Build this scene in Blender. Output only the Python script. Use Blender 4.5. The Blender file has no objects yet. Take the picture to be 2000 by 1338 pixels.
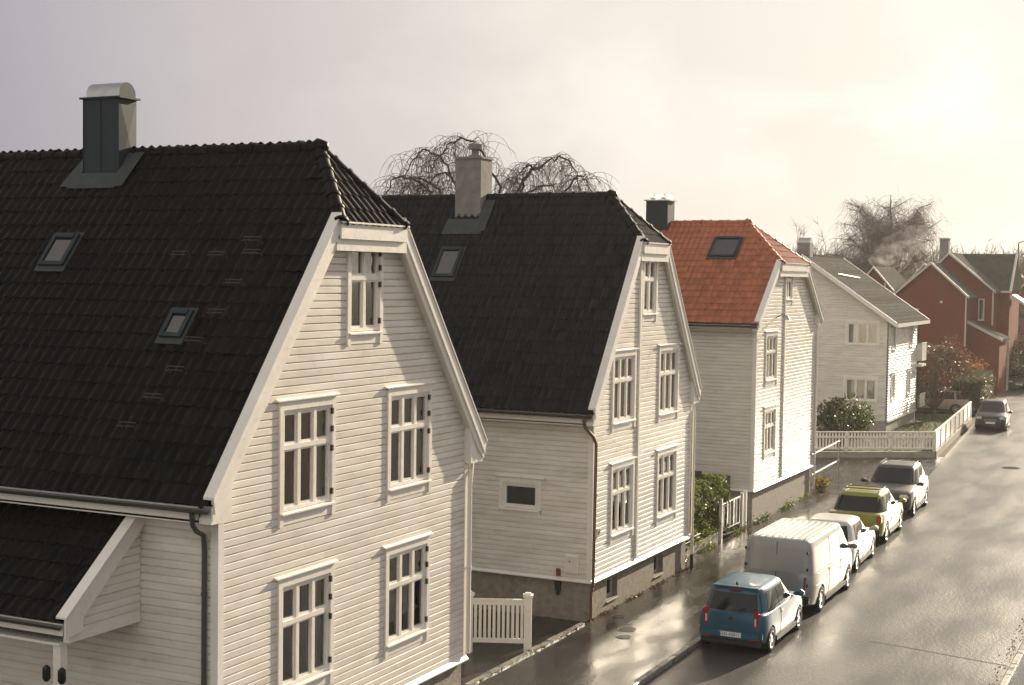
import bpy, bmesh, math, random
import numpy as np
from mathutils import Vector, Matrix
R = math.radians
rng = random.Random(7)
sc = bpy.context.scene
COL = sc.collection

# ------------------------------------------------------------------ camera
# X runs along the street (away), Y from the street towards the white houses, Z up
CAM = Vector((0.0, 0.0, 8.5))
yaw, pitch, roll = R(26.15), R(-2.65), R(0.80)
fwd = Vector((math.cos(yaw)*math.cos(pitch), math.sin(yaw)*math.cos(pitch), math.sin(pitch)))
rgt = fwd.cross(Vector((0, 0, 1))).normalized(); upv = rgt.cross(fwd)
r2 = rgt*math.cos(roll) + upv*math.sin(roll); u2 = -rgt*math.sin(roll) + upv*math.cos(roll)
cd = bpy.data.cameras.new('camera'); cam = bpy.data.objects.new('camera', cd); COL.objects.link(cam)
cam.matrix_world = Matrix(((r2.x, u2.x, -fwd.x, CAM.x), (r2.y, u2.y, -fwd.y, CAM.y), (r2.z, u2.z, -fwd.z, CAM.z), (0, 0, 0, 1)))
cd.sensor_width = 36; cd.lens = 50.4; cd.clip_start = 0.1; cd.clip_end = 4000
sc.camera = cam

# ------------------------------------------------------------------ sun and sky
SUN_AZ, SUN_EL = R(-10), R(19)
sdir = Vector((math.cos(SUN_EL)*math.cos(SUN_AZ), math.cos(SUN_EL)*math.sin(SUN_AZ), math.sin(SUN_EL)))
sl = bpy.data.lights.new('sun', 'SUN'); sl.energy = 4.8; sl.angle = R(0.6); sl.color = (1.0, 0.85, 0.64)
so = bpy.data.objects.new('sun', sl); COL.objects.link(so); so.rotation_euler = (-sdir).to_track_quat('-Z', 'Y').to_euler()
w = bpy.data.worlds.new('World'); sc.world = w; w.use_nodes = True
wn, wl = w.node_tree.nodes, w.node_tree.links
for n in list(wn): wn.remove(n)
def N(t, **k):
    n = wn.new(t)
    for a, b in k.items(): setattr(n, a, b)
    return n
wo = N('ShaderNodeOutputWorld'); wb = N('ShaderNodeBackground'); wb.inputs[1].default_value = 0.108
sky = N('ShaderNodeTexSky', sky_type='NISHITA', sun_disc=False, sun_elevation=SUN_EL, sun_rotation=math.pi/2 - SUN_AZ, air_density=1.0, dust_density=2.5, ozone_density=1.0)
tc = N('ShaderNodeTexCoord')
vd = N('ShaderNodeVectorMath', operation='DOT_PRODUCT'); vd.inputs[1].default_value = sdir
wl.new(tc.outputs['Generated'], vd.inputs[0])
# veil of thin cloud, brighter and creamier towards the sun (forward scattering)
glow = N('ShaderNodeMapRange'); glow.inputs[1].default_value = 0.55; glow.inputs[2].default_value = 1.0; glow.interpolation_type = 'LINEAR'
wl.new(vd.outputs['Value'], glow.inputs[0])
cr = N('ShaderNodeValToRGB'); e = cr.color_ramp.elements     # position = (cos of the angle from the sun + 1)/2; unseen sky opposite the sun is brightened to lift the shaded walls
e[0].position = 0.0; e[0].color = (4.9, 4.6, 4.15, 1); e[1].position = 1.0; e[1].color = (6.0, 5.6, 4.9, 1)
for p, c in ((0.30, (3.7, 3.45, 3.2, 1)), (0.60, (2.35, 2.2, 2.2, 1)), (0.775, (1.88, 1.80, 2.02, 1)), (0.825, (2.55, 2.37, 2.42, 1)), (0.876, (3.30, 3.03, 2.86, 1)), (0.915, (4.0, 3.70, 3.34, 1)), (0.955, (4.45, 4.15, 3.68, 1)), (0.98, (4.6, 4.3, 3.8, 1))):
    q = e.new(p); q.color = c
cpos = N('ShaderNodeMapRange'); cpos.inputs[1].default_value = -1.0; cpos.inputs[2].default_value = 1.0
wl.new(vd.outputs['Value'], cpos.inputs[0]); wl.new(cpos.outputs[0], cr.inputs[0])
# cumulus banks: noise in direction space, stretched near the horizon
sp = N('ShaderNodeSeparateXYZ'); wl.new(tc.outputs['Generated'], sp.inputs[0])
mp = N('ShaderNodeMapping'); mp.inputs['Scale'].default_value = (1.0, 1.0, 1.7); mp.inputs['Location'].default_value = (0.37, 0.2, 0.1); wl.new(tc.outputs['Generated'], mp.inputs[0])
nz = N('ShaderNodeTexNoise'); nz.inputs['Scale'].default_value = 6.0; nz.inputs['Detail'].default_value = 9; nz.inputs['Roughness'].default_value = 0.56; nz.inputs['Distortion'].default_value = 0.25
wl.new(mp.outputs[0], nz.inputs['Vector'])
cm = N('ShaderNodeMapRange'); cm.inputs[1].default_value = 0.46; cm.inputs[2].default_value = 0.64; wl.new(nz.outputs[0], cm.inputs[0])
cmu = N('ShaderNodeMath', operation='MULTIPLY_ADD'); cmu.inputs[1].default_value = 0.22; cmu.inputs[2].default_value = 0.96
cgl = N('ShaderNodeMath', operation='MULTIPLY'); wl.new(cm.outputs[0], cgl.inputs[0]); wl.new(glow.outputs[0], cgl.inputs[1])
# the cumulus lies in a low bank, a few degrees above the horizon all the way round
bnd = N('ShaderNodeValToRGB'); be = bnd.color_ramp.elements; be[0].position = 0.03; be[0].color = (0.25, 0.25, 0.25, 1); be[1].position = 0.24; be[1].color = (0.12, 0.12, 0.12, 1)
for p, c in ((0.07, 0.95), (0.13, 1.0)):
    q = be.new(p); q.color = (c, c, c, 1)
wl.new(sp.outputs[2], bnd.inputs[0]); cg2 = N('ShaderNodeMath', operation='MULTIPLY'); wl.new(cgl.outputs[0], cg2.inputs[0]); wl.new(bnd.outputs[0], cg2.inputs[1]); wl.new(cg2.outputs[0], cmu.inputs[0])
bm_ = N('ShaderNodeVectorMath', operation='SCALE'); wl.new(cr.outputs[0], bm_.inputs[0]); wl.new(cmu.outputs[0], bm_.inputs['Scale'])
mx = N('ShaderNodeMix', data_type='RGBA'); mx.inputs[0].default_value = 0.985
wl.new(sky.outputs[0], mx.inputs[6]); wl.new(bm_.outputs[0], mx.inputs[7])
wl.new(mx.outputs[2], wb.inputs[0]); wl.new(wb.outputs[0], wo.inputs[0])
sc.view_settings.view_transform = 'Standard'; sc.view_settings.look = 'None'; sc.view_settings.gamma = 1.0
sc.view_settings.use_curve_mapping = False
sc.view_settings.exposure = 1.02
sc.cycles.use_denoising = True
sc.cycles.max_bounces = 6; sc.cycles.diffuse_bounces = 3; sc.cycles.glossy_bounces = 3; sc.cycles.transparent_max_bounces = 12
sc.cycles.caustics_reflective = False; sc.cycles.caustics_refractive = False
sc.cycles.sample_clamp_indirect = 6.0

# ------------------------------------------------------------------ materials
MATS = {}
def mat(name, color, rough=0.6, metal=0.0, noise=None, bump=None, rand=0.0, spec=0.5, coat=0.0, rnoise=None, emit=None, stretch=None):
    """color; noise=(scale, amount, colour2); bump=(scale,strength,dist); rand=brightness spread per object; rnoise=(scale, lo, hi)"""
    m = bpy.data.materials.new(name); m.use_nodes = True; nt = m.node_tree; ns, ls = nt.nodes, nt.links
    b = ns['Principled BSDF']; b.inputs['Base Color'].default_value = (*color, 1); b.inputs['Roughness'].default_value = rough
    b.inputs['Metallic'].default_value = metal; b.inputs['Specular IOR Level'].default_value = spec
    b.inputs['Coat Weight'].default_value = coat; b.inputs['Coat Roughness'].default_value = 0.05
    gg = ns.new('ShaderNodeNewGeometry'); out = None
    mpp = ns.new('ShaderNodeMapping'); mpp.inputs['Scale'].default_value = stretch or (1, 1, 1); ls.new(gg.outputs['Position'], mpp.inputs[0])
    class _G: outputs = {'Position': mpp.outputs[0]}
    g = _G
    if noise:
        n = ns.new('ShaderNodeTexNoise'); n.inputs['Scale'].default_value = noise[0]; n.inputs['Detail'].default_value = 6; n.inputs['Roughness'].default_value = 0.62
        ls.new(g.outputs['Position'], n.inputs['Vector'])
        mr = ns.new('ShaderNodeMapRange'); mr.inputs[1].default_value = 0.35; mr.inputs[2].default_value = 0.68; mr.inputs[4].default_value = noise[1]
        ls.new(n.outputs[0], mr.inputs[0])
        mi = ns.new('ShaderNodeMix'); mi.data_type = 'RGBA'; mi.inputs[6].default_value = (*color, 1); mi.inputs[7].default_value = (*noise[2], 1)
        ls.new(mr.outputs[0], mi.inputs[0]); out = mi.outputs[2]
    if rand:
        oi = ns.new('ShaderNodeObjectInfo'); mr = ns.new('ShaderNodeMapRange'); mr.inputs[3].default_value = 1-rand; mr.inputs[4].default_value = 1+rand
        ls.new(oi.outputs['Random'], mr.inputs[0])
        sc_ = ns.new('ShaderNodeVectorMath'); sc_.operation = 'SCALE'
        if out: ls.new(out, sc_.inputs[0])
        else: sc_.inputs[0].default_value = color
        ls.new(mr.outputs[0], sc_.inputs['Scale']); out = sc_.outputs[0]
    if out: ls.new(out, b.inputs['Base Color'])
    if rnoise:
        n = ns.new('ShaderNodeTexNoise'); n.inputs['Scale'].default_value = rnoise[0]; n.inputs['Detail'].default_value = 5
        ls.new(g.outputs['Position'], n.inputs['Vector'])
        mr = ns.new('ShaderNodeMapRange'); mr.inputs[1].default_value = 0.38; mr.inputs[2].default_value = 0.64; mr.inputs[3].default_value = rnoise[1]; mr.inputs[4].default_value = rnoise[2]
        ls.new(n.outputs[0], mr.inputs[0]); ls.new(mr.outputs[0], b.inputs['Roughness'])
    if bump:
        n = ns.new('ShaderNodeTexNoise'); n.inputs['Scale'].default_value = bump[0]; n.inputs['Detail'].default_value = 5
        ls.new(g.outputs['Position'], n.inputs['Vector'])
        bp = ns.new('ShaderNodeBump'); bp.inputs['Strength'].default_value = bump[1]; bp.inputs['Distance'].default_value = bump[2]
        ls.new(n.outputs[0], bp.inputs['Height']); ls.new(bp.outputs[0], b.inputs['Normal'])
    if emit:
        b.inputs['Emission Color'].default_value = (*emit[0], 1); b.inputs['Emission Strength'].default_value = emit[1]
    MATS[name] = m
    return m
def glassmat(name, tint, refl=1.0, rough=0.02):
    m = bpy.data.materials.new(name); m.use_nodes = True; ns, ls = m.node_tree.nodes, m.node_tree.links
    for n in list(ns): ns.remove(n)
    o = ns.new('ShaderNodeOutputMaterial'); mixn = ns.new('ShaderNodeMixShader'); tr = ns.new('ShaderNodeBsdfTransparent'); gl = ns.new('ShaderNodeBsdfGlossy')
    fr = ns.new('ShaderNodeFresnel'); fr.inputs[0].default_value = 1.5
    mu = ns.new('ShaderNodeMath'); mu.operation = 'MULTIPLY_ADD'; mu.inputs[1].default_value = refl; mu.inputs[2].default_value = 0.12
    tr.inputs[0].default_value = (*tint, 1); gl.inputs['Roughness'].default_value = rough
    ls.new(fr.outputs[0], mu.inputs[0]); ls.new(mu.outputs[0], mixn.inputs[0]); ls.new(tr.outputs[0], mixn.inputs[1]); ls.new(gl.outputs[0], mixn.inputs[2]); ls.new(mixn.outputs[0], o.inputs[0])
    MATS[name] = m; return m
WHITE = (0.80, 0.765, 0.705)
mat('white_board', WHITE, 0.38, noise=(3.0, 0.7, (0.60, 0.555, 0.48)), bump=(40, 0.05, 0.003), rand=0.05, rnoise=(5, 0.27, 0.40), stretch=(0.35, 0.35, 1.6))
mat('white_trim', (0.83, 0.795, 0.735), 0.36, noise=(2.2, 0.4, (0.66, 0.62, 0.55)), bump=(60, 0.06, 0.003), rnoise=(12, 0.26, 0.5))
mat('wall_back', (0.35, 0.32, 0.28), 0.8)
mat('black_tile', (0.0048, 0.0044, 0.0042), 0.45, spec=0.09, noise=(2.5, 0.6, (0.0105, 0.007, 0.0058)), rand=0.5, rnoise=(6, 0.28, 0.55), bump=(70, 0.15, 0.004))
mat('slate_tile', (0.0070, 0.0080, 0.0108), 0.45, spec=0.12, noise=(2.0, 0.7, (0.0125, 0.0115, 0.0115)), rand=0.5, rnoise=(6, 0.3, 0.6), bump=(70, 0.15, 0.004))  # blue in the base colour stands in for reflections on the window glass
mat('red_tile', (0.40, 0.135, 0.06), 0.5, spec=0.25, noise=(3, 0.7, (0.29, 0.085, 0.042)), rand=0.16, rnoise=(6, 0.3, 0.6), bump=(60, 0.15, 0.004))
mat('tile_dark_deck', (0.012, 0.012, 0.012), 0.9)
mat('glass', (0, 0, 0)); MATS.pop('glass'); glassmat('glass', (0.80, 0.84, 0.82))
mat('room', (0.10, 0.085, 0.07), 0.9); mat('room_warm', (0.34, 0.27, 0.18), 0.9)  # room_warm: indoor light is put into the paler wall colour
mat('curtain', (0.55, 0.52, 0.47), 0.9); mat('blind', (0.45, 0.43, 0.40), 0.9)
mat('black_iron', (0.02, 0.02, 0.02), 0.45)
mat('zinc', (0.42, 0.43, 0.43), 0.32, metal=0.9, noise=(6, 0.5, (0.30, 0.31, 0.32)), bump=(25, 0.08, 0.006))
mat('dark_zinc', (0.026, 0.037, 0.045), 0.55, metal=0.0, spec=0.2, noise=(5, 0.6, (0.028, 0.038, 0.045)), bump=(14, 0.12, 0.01))
mat('lead', (0.058, 0.067, 0.070), 0.6, metal=0.0, spec=0.25, noise=(7, 0.8, (0.035, 0.040, 0.042)), bump=(16, 0.25, 0.012))
mat('gutter_grey', (0.09, 0.09, 0.085), 0.35, metal=0.3)
mat('copper_pipe', (0.20, 0.12, 0.08), 0.35, metal=0.5)
mat('white_pipe', (0.74, 0.70, 0.62), 0.3)
mat('render_plaster', (0.42, 0.39, 0.34), 0.9, noise=(7, 0.8, (0.27, 0.24, 0.205)), bump=(28, 0.7, 0.03))
mat('plinth', (0.33, 0.30, 0.25), 0.9, noise=(5, 0.9, (0.19, 0.165, 0.13)), bump=(30, 0.8, 0.03))
mat('chimney_render', (0.27, 0.25, 0.23), 0.9, noise=(4, 0.8, (0.16, 0.15, 0.14)), bump=(22, 0.6, 0.03))
mat('brick', (0.20, 0.058, 0.036), 0.85, spec=0.1, noise=(4, 0.8, (0.16, 0.045, 0.028)), bump=(30, 0.4, 0.02))
mat('pale_trim', (0.60, 0.55, 0.48), 0.5)
mat('green_roof', (0.045, 0.06, 0.045), 0.85, spec=0.0, noise=(2.5, 0.9, (0.085, 0.085, 0.06)), bump=(12, 0.6, 0.04))
mat('grey_shingle', (0.15, 0.145, 0.138), 0.8, spec=0.0, noise=(3.5, 0.9, (0.095, 0.09, 0.086)), rand=0.12, bump=(20, 0.6, 0.02))
mat('bark', (0.055, 0.042, 0.034), 0.9, noise=(5, 0.7, (0.10, 0.08, 0.065)))
mat('twig', (0.10, 0.075, 0.06), 0.8); mat('birch_twig', (0.17, 0.125, 0.115), 0.6); mat('birch_bark', (0.20, 0.17, 0.15), 0.85, noise=(3, 0.9, (0.05, 0.04, 0.035)))  # birch_twig is paled so its colour carries the haze over the crown
def leafmat(n, c, c2, rough=0.42):
    m = mat(n, c, rough, noise=(5, 1.0, c2), spec=0.5); ns, ls = m.node_tree.nodes, m.node_tree.links
    b = ns['Principled BSDF']; src = b.inputs['Base Color'].links[0].from_socket; t = ns.new('ShaderNodeBsdfTranslucent'); k = ns.new('ShaderNodeVectorMath'); k.operation = 'SCALE'; k.inputs['Scale'].default_value = 1.5
    ls.new(src, k.inputs[0]); ls.new(k.outputs[0], t.inputs[0]); x = ns.new('ShaderNodeMixShader'); x.inputs[0].default_value = 0.4; ls.new(b.outputs[0], x.inputs[1]); ls.new(t.outputs[0], x.inputs[2]); ls.new(x.outputs[0], ns['Material Output'].inputs[0]); return m
leafmat('hedge_leaf', (0.075, 0.105, 0.028), (0.14, 0.155, 0.045)); leafmat('dark_leaf', (0.035, 0.05, 0.022), (0.065, 0.075, 0.03), 0.38)
leafmat('red_leaf', (0.16, 0.042, 0.020), (0.085, 0.03, 0.016)); leafmat('amber_leaf', (0.42, 0.22, 0.05), (0.26, 0.11, 0.03))
leafmat('brown_leaf', (0.13, 0.075, 0.035), (0.075, 0.05, 0.028))
mat('grass_blade', (0.075, 0.125, 0.025), 0.6, noise=(1.6, 0.8, (0.13, 0.14, 0.035)))
mat('soil', (0.05, 0.04, 0.03), 0.95, noise=(3, 0.8, (0.085, 0.075, 0.045)), bump=(12, 0.8, 0.05))
mat('lawn_base', (0.055, 0.085, 0.022), 0.9, noise=(2, 0.8, (0.10, 0.10, 0.03)))
mat('concrete', (0.36, 0.33, 0.28), 0.75, noise=(3, 0.8, (0.22, 0.20, 0.165)), bump=(26, 0.35, 0.012))
mat('kerb_stone', (0.25, 0.235, 0.21), 0.5, noise=(8, 0.8, (0.15, 0.14, 0.125)), rand=0.15, bump=(40, 0.4, 0.01), rnoise=(5, 0.22, 0.6))
mat('iron_cover', (0.045, 0.042, 0.04), 0.38, metal=0.6, bump=(60, 0.5, 0.01))

def asphalt(name, c1, c2, r0, r1, bs, scale=0.55):
    m = bpy.data.materials.new(name); m.use_nodes = True; ns, ls = m.node_tree.nodes, m.node_tree.links
    b = ns['Principled BSDF']; g = ns.new('ShaderNodeNewGeometry')
    def noise(s, d=6, stretch=None):
        n = ns.new('ShaderNodeTexNoise'); n.inputs['Scale'].default_value = s; n.inputs['Detail'].default_value = d
        if stretch:
            mpn = ns.new('ShaderNodeMapping'); mpn.inputs['Scale'].default_value = stretch; ls.new(g.outputs['Position'], mpn.inputs[0]); ls.new(mpn.outputs[0], n.inputs['Vector'])
        else: ls.new(g.outputs['Position'], n.inputs['Vector'])
        return n
    n1 = noise(scale, 7, (0.45, 1.5, 1)); n2 = noise(38, 3)
    mr = ns.new('ShaderNodeMapRange'); mr.inputs[1].default_value = 0.36; mr.inputs[2].default_value = 0.64; ls.new(n1.outputs[0], mr.inputs[0])
    mi = ns.new('ShaderNodeMix'); mi.data_type = 'RGBA'; mi.inputs[6].default_value = (*c1, 1); mi.inputs[7].default_value = (*c2, 1); ls.new(mr.outputs[0], mi.inputs[0])
    m2 = ns.new('ShaderNodeMix'); m2.data_type = 'RGBA'; m2.blend_type = 'MULTIPLY'; m2.inputs[0].default_value = 0.5
    gr = ns.new('ShaderNodeMapRange'); gr.inputs[1].default_value = 0.3; gr.inputs[2].default_value = 0.7; gr.inputs[3].default_value = 0.45; gr.inputs[4].default_value = 1.4; ls.new(n2.outputs[0], gr.inputs[0])
    ls.new(mi.outputs[2], m2.inputs[6]); ls.new(gr.outputs[0], m2.inputs[7]); ls.new(m2.outputs[2], b.inputs['Base Color'])
    rr = ns.new('ShaderNodeMapRange'); rr.inputs[1].default_value = 0.36; rr.inputs[2].default_value = 0.62; rr.inputs[3].default_value = r0; rr.inputs[4].default_value = r1; ls.new(n1.outputs[0], rr.inputs[0])
    ls.new(rr.outputs[0], b.inputs['Roughness']); b.inputs['Specular IOR Level'].default_value = 0.5; b.inputs['IOR'].default_value = 1.5
    bp = ns.new('ShaderNodeBump'); bp.inputs['Strength'].default_value = bs; bp.inputs['Distance'].default_value = 0.008
    bsn = ns.new('ShaderNodeMath'); bsn.operation = 'MULTIPLY'; ls.new(n2.outputs[0], bsn.inputs[0]); ls.new(mr.outputs[0], bsn.inputs[1])
    ad = ns.new('ShaderNodeMath'); ad.operation = 'MULTIPLY_ADD'; ad.inputs[1].default_value = 0.35; ls.new(n2.outputs[0], ad.inputs[0]); ls.new(bsn.outputs[0], ad.inputs[2])
    n3 = noise(11, 4); a3 = ns.new('ShaderNodeMath'); a3.operation = 'MULTIPLY_ADD'; a3.inputs[1].default_value = 1.3; ls.new(n3.outputs[0], a3.inputs[0]); ls.new(ad.outputs[0], a3.inputs[2])
    ls.new(a3.outputs[0], bp.inputs['Height']); ls.new(bp.outputs[0], b.inputs['Normal'])
    MATS[name] = m
asphalt('asphalt', (0.034, 0.031, 0.028), (0.056, 0.051, 0.046), 0.36, 0.46, 0.9)
asphalt('asphalt_walk', (0.026, 0.024, 0.022), (0.040, 0.036, 0.032), 0.15, 0.30, 0.30, 1.3)
asphalt('asphalt_patch', (0.042, 0.039, 0.035), (0.066, 0.061, 0.055), 0.32, 0.48, 0.8)

# ------------------------------------------------------------------ mesh helpers
ORG = {}            # object -> world position of its origin (unrotated)
class MB:
    def __init__(s): s.v = []; s.f = []
    def add(s, vs, fs):
        o = len(s.v); s.v += [tuple(p) for p in vs]; s.f += [tuple(i+o for i in f) for f in fs]
    def box(s, x0, x1, y0, y1, z0, z1):
        s.add([(x0,y0,z0),(x1,y0,z0),(x1,y1,z0),(x0,y1,z0),(x0,y0,z1),(x1,y0,z1),(x1,y1,z1),(x0,y1,z1)],
              [(0,3,2,1),(4,5,6,7),(0,1,5,4),(1,2,6,5),(2,3,7,6),(3,0,4,7)])
    def prism(s, pts, vec):
        n = len(pts); P = [Vector(p) for p in pts]; V = Vector(vec)
        s.add(P + [p+V for p in P], [tuple(range(n))[::-1], tuple(range(n, 2*n))] + [(i, (i+1) % n, n+(i+1) % n, n+i) for i in range(n)])
    def tube(s, pts, rad, n=8, caps=True):
        pts = [Vector(p) for p in pts]; rs = rad if isinstance(rad, (list, tuple)) else [rad]*len(pts)
        rings = []; prev = None
        for i, p in enumerate(pts):
            d = (pts[min(i+1, len(pts)-1)] - pts[max(i-1, 0)])
            if d.length < 1e-9: d = Vector((0, 0, 1))
            d.normalize()
            a = Vector((0, 0, 1)) if abs(d.z) < 0.9 else Vector((1, 0, 0))
            u = prev - d*prev.dot(d) if prev is not None else d.cross(a)
            if u.length < 1e-6: u = d.cross(a)
            u.normalize(); prev = u; v = d.cross(u)
            rings.append([p + (u*math.cos(2*math.pi*k/n) + v*math.sin(2*math.pi*k/n))*rs[i] for k in range(n)])
        vs = [q for r_ in rings for q in r_]; fs = []
        for i in range(len(rings)-1):
            for k in range(n): fs.append((i*n+k, i*n+(k+1) % n, (i+1)*n+(k+1) % n, (i+1)*n+k))
        if caps: fs += [tuple(range(n))[::-1], tuple(range((len(rings)-1)*n, len(rings)*n))]
        s.add(vs, fs)
    def quad(s, a, b, c, d): s.add([a, b, c, d], [(0, 1, 2, 3)])
    def grid(s, rows):
        m = len(rows[0]); s.add([p for r_ in rows for p in r_], [(i*m+k, i*m+k+1, (i+1)*m+k+1, (i+1)*m+k) for i in range(len(rows)-1) for k in range(m-1)])
    def mesh(s, name, material, org=Vector((0, 0, 0)), smooth=False, fix=True):
        me = bpy.data.meshes.new(name)
        me.from_pydata([(x-org[0], y-org[1], z-org[2]) for x, y, z in s.v], [], s.f)
        if fix:
            b = bmesh.new(); b.from_mesh(me); bmesh.ops.recalc_face_normals(b, faces=b.faces); b.to_mesh(me); b.free()
        if smooth: me.polygons.foreach_set('use_smooth', [True]*len(me.polygons))
        if material: me.materials.append(MATS[material])
        return me
    def build(s, name, material, parent=None, smooth=False, fix=True, angle=None):
        org = ORG.get(parent.name, Vector((0, 0, 0))) if parent else Vector((0, 0, 0))
        if parent is None and s.v:
            a = np.array(s.v); org = Vector(((a[:,0].min()+a[:,0].max())/2, (a[:,1].min()+a[:,1].max())/2, a[:,2].min()))
        me = s.mesh(name, material, org, smooth, fix)
        if angle and smooth: me.set_sharp_from_angle(angle=R(angle))
        o = bpy.data.objects.new(name, me); COL.objects.link(o)
        if parent: o.parent = parent; ORG[o.name] = ORG[parent.name]
        else: o.location = org; ORG[o.name] = org
        return o
def tag(o, label=None, cat=None, group=None, kind=None):
    if label: o['label'] = label
    if cat: o['category'] = cat
    if group: o['group'] = group
    if kind: o['kind'] = kind
    return o
def empty(name, loc, parent=None):
    o = bpy.data.objects.new(name, None); COL.objects.link(o); loc = Vector(loc); o.empty_display_size = 0.3
    if parent: o.parent = parent; o.location = loc - ORG[parent.name]
    else: o.location = loc
    ORG[o.name] = loc
    return o
def place(me, name, parent, mw):
    """an object sharing mesh data, at world matrix mw under an unrotated parent"""
    o = bpy.data.objects.new(name, me); COL.objects.link(o); o.parent = parent
    m = mw.copy(); m.translation = mw.translation - ORG[parent.name]; o.matrix_local = m
    return o
class PL:           # a vertical wall plane: ax 'Y' = gable facing the street (-Y), 'X' = wall facing the camera side (-X)
    def __init__(s, ax, c): s.ax, s.c = ax, c
    def p(s, u, d, z): return (u, s.c-d, z) if s.ax == 'Y' else (s.c-d, u, z)
    def box(s, mb, u0, u1, d0, d1, z0, z1):
        if s.ax == 'Y': mb.box(u0, u1, s.c-d1, s.c-d0, z0, z1)
        else: mb.box(s.c-d1, s.c-d0, u0, u1, z0, z1)

# ------------------------------------------------------------------ the setting: ground, road, pavement
def left_edge(x):   # kerb line on the houses' side
    return float(np.interp(x, [-40, 58, 71, 91, 120, 160, 260], [10.35, 10.55, 11.6, 13.0, 15.6, 20.5, 36]))
def right_edge(x):
    return float(np.interp(x, [-40, 36, 58, 71, 91, 120, 160, 260], [3.75, 3.85, 4.2, 4.9, 6.2, 8.8, 13.5, 28]))
def strip(name, material, xs, f0, f1, z0, z1=None, kind='structure'):
    mb = MB(); rows = []
    for x in xs:
        a, b = f0(x), f1(x); rows.append([(x, a + (b-a)*k/4, z0) for k in range(5)])
    mb.grid(rows); o = mb.build(name, material, fix=False); tag(o, kind=kind)
    return o
g = MB(); g.grid([[(-150 + 60*i, -900 + 120*j, -0.06) for j in range(18)] for i in range(40)]); tag(g.build('ground', 'soil', fix=False), kind='structure')
xs = [-40 + 5*i for i in range(61)]
tag(strip('road', 'asphalt', xs, lambda x: right_edge(x)-0.02, lambda x: left_edge(x)+0.02, 0.0))
# pavement in front of the houses, and the open asphalt forecourt beyond the third house
strip('pavement', 'asphalt_walk', [-40 + 4*i for i in range(25)], lambda x: left_edge(x)+0.17, lambda x: 13.55 if x < 40 else 14.05, 0.10)
strip('driveway', 'asphalt_walk', [56.01 + 1.4*i for i in range(12)], lambda x: left_edge(x)+0.02, lambda x: 24.0, 0.012)
strip('far_pavement', 'asphalt_walk', [-40 + 4*i for i in range(60)], lambda x: right_edge(x)-3.0, lambda x: right_edge(x)-0.17, 0.10)
strip('yard', 'asphalt_walk', [25.5, 28, 30, 32.2], lambda x: 13.56, lambda x: 24.0, 0.02)
strip('side_yard', 'soil', [39.5, 42, 45, 47.6], lambda x: 14.3, lambda x: 24.0, 0.03)
# kerbs of single stones
def kerb(name, f, x0, x1, side, label):
    k = empty(name, (x0, f(x0), 0)); tag(k, kind='structure')
    mb = MB(); mb.box(-0.49, 0.49, 0, 0.15, -0.1, 0.118); me = mb.mesh('kerb_stone', 'kerb_stone')
    b = bmesh.new(); b.from_mesh(me); bmesh.ops.bevel(b, geom=list(b.edges), offset=0.018, segments=1, affect='EDGES'); b.to_mesh(me); b.free()
    x = x0 + 0.5; r_ = random.Random(3)
    while x < x1:
        a = math.atan2(f(x+0.5)-f(x-0.5), 1.0)
        m = Matrix.Translation((x, f(x) + (0.02 if side > 0 else -0.17), r_.uniform(-0.012, 0.004))) @ Matrix.Rotation(a + r_.uniform(-0.006, 0.006), 4, 'Z')
        place(me, 'kerb_stone', k, m); x += 1.0
kerb('kerb', left_edge, 20, 58, 1, ''); kerb('far_kerb', right_edge, 26, 62, -1, '')
# repaired strip of asphalt across the near road, with its ragged tar seam
mb = MB(); pts = [(22, 3.9), (33.2, 3.9), (33.7, 6.2), (34.0, 8.0), (33.0, 8.35), (31.0, 8.5), (29.9, 8.6), (29.3, 10.3), (22, 10.3)]
mb.add([(x, y, 0.004) for x, y in pts], [tuple(range(len(pts)))]); tag(mb.build('asphalt_patch', 'asphalt_patch', fix=False), kind='structure')
mat('tar', (0.018, 0.017, 0.016), 0.3)
seam = [(33.15, 3.9), (33.4, 5.0), (33.7, 6.2), (33.85, 7.1)]
mb = MB(); mb.grid([[(x-0.035, y, 0.008) for x, y in seam], [(x+0.03, y, 0.008) for x, y in seam]]); tag(mb.build('tar_seam', 'tar', fix=False), kind='structure')
def cover(x, y, z, r_, label):
    t = empty('manhole_cover', (x, y, z)); tag(t, label, 'manhole cover')
    mb = MB(); n = 24
    mb.tube([(x, y, z-0.03), (x, y, z+0.012)], r_*0.86, n); mb.build('lid', 'iron_cover', t)
    mb = MB(); rows = []
    for rr, zz in ((r_*0.88, 0.0), (r_*0.88, 0.02), (r_, 0.02), (r_, -0.02)):
        rows.append([(x+rr*math.cos(2*math.pi*k/n), y+rr*math.sin(2*math.pi*k/n), z+zz) for k in range(n+1)])
    mb.grid(rows); mb.build('rim', 'iron_cover', t)
    for k in range(5):
        mb = MB(); h = r_*0.8*math.sqrt(max(0.05, 1-((k-2)*0.36)**2)); mb.box(x+(k-2)*r_*0.3-0.02, x+(k-2)*r_*0.3+0.02, y-h, y+h, z+0.012, z+0.022); mb.build('rib', 'iron_cover', t)
cover(69.1, 8.25, 0.0, 0.42, 'round iron manhole cover in the open wet road beyond the cars')
cover(31.7, 12.4, 0.090, 0.23, 'iron cover in the pavement, the one closer to the house wall')
cover(31.0, 12.2, 0.090, 0.19, 'iron cover in the pavement, the one closer to the camera and gate')
cover(32.8, 13.05, 0.088, 0.17, 'small drain cover against the plinth of the second white house')
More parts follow.
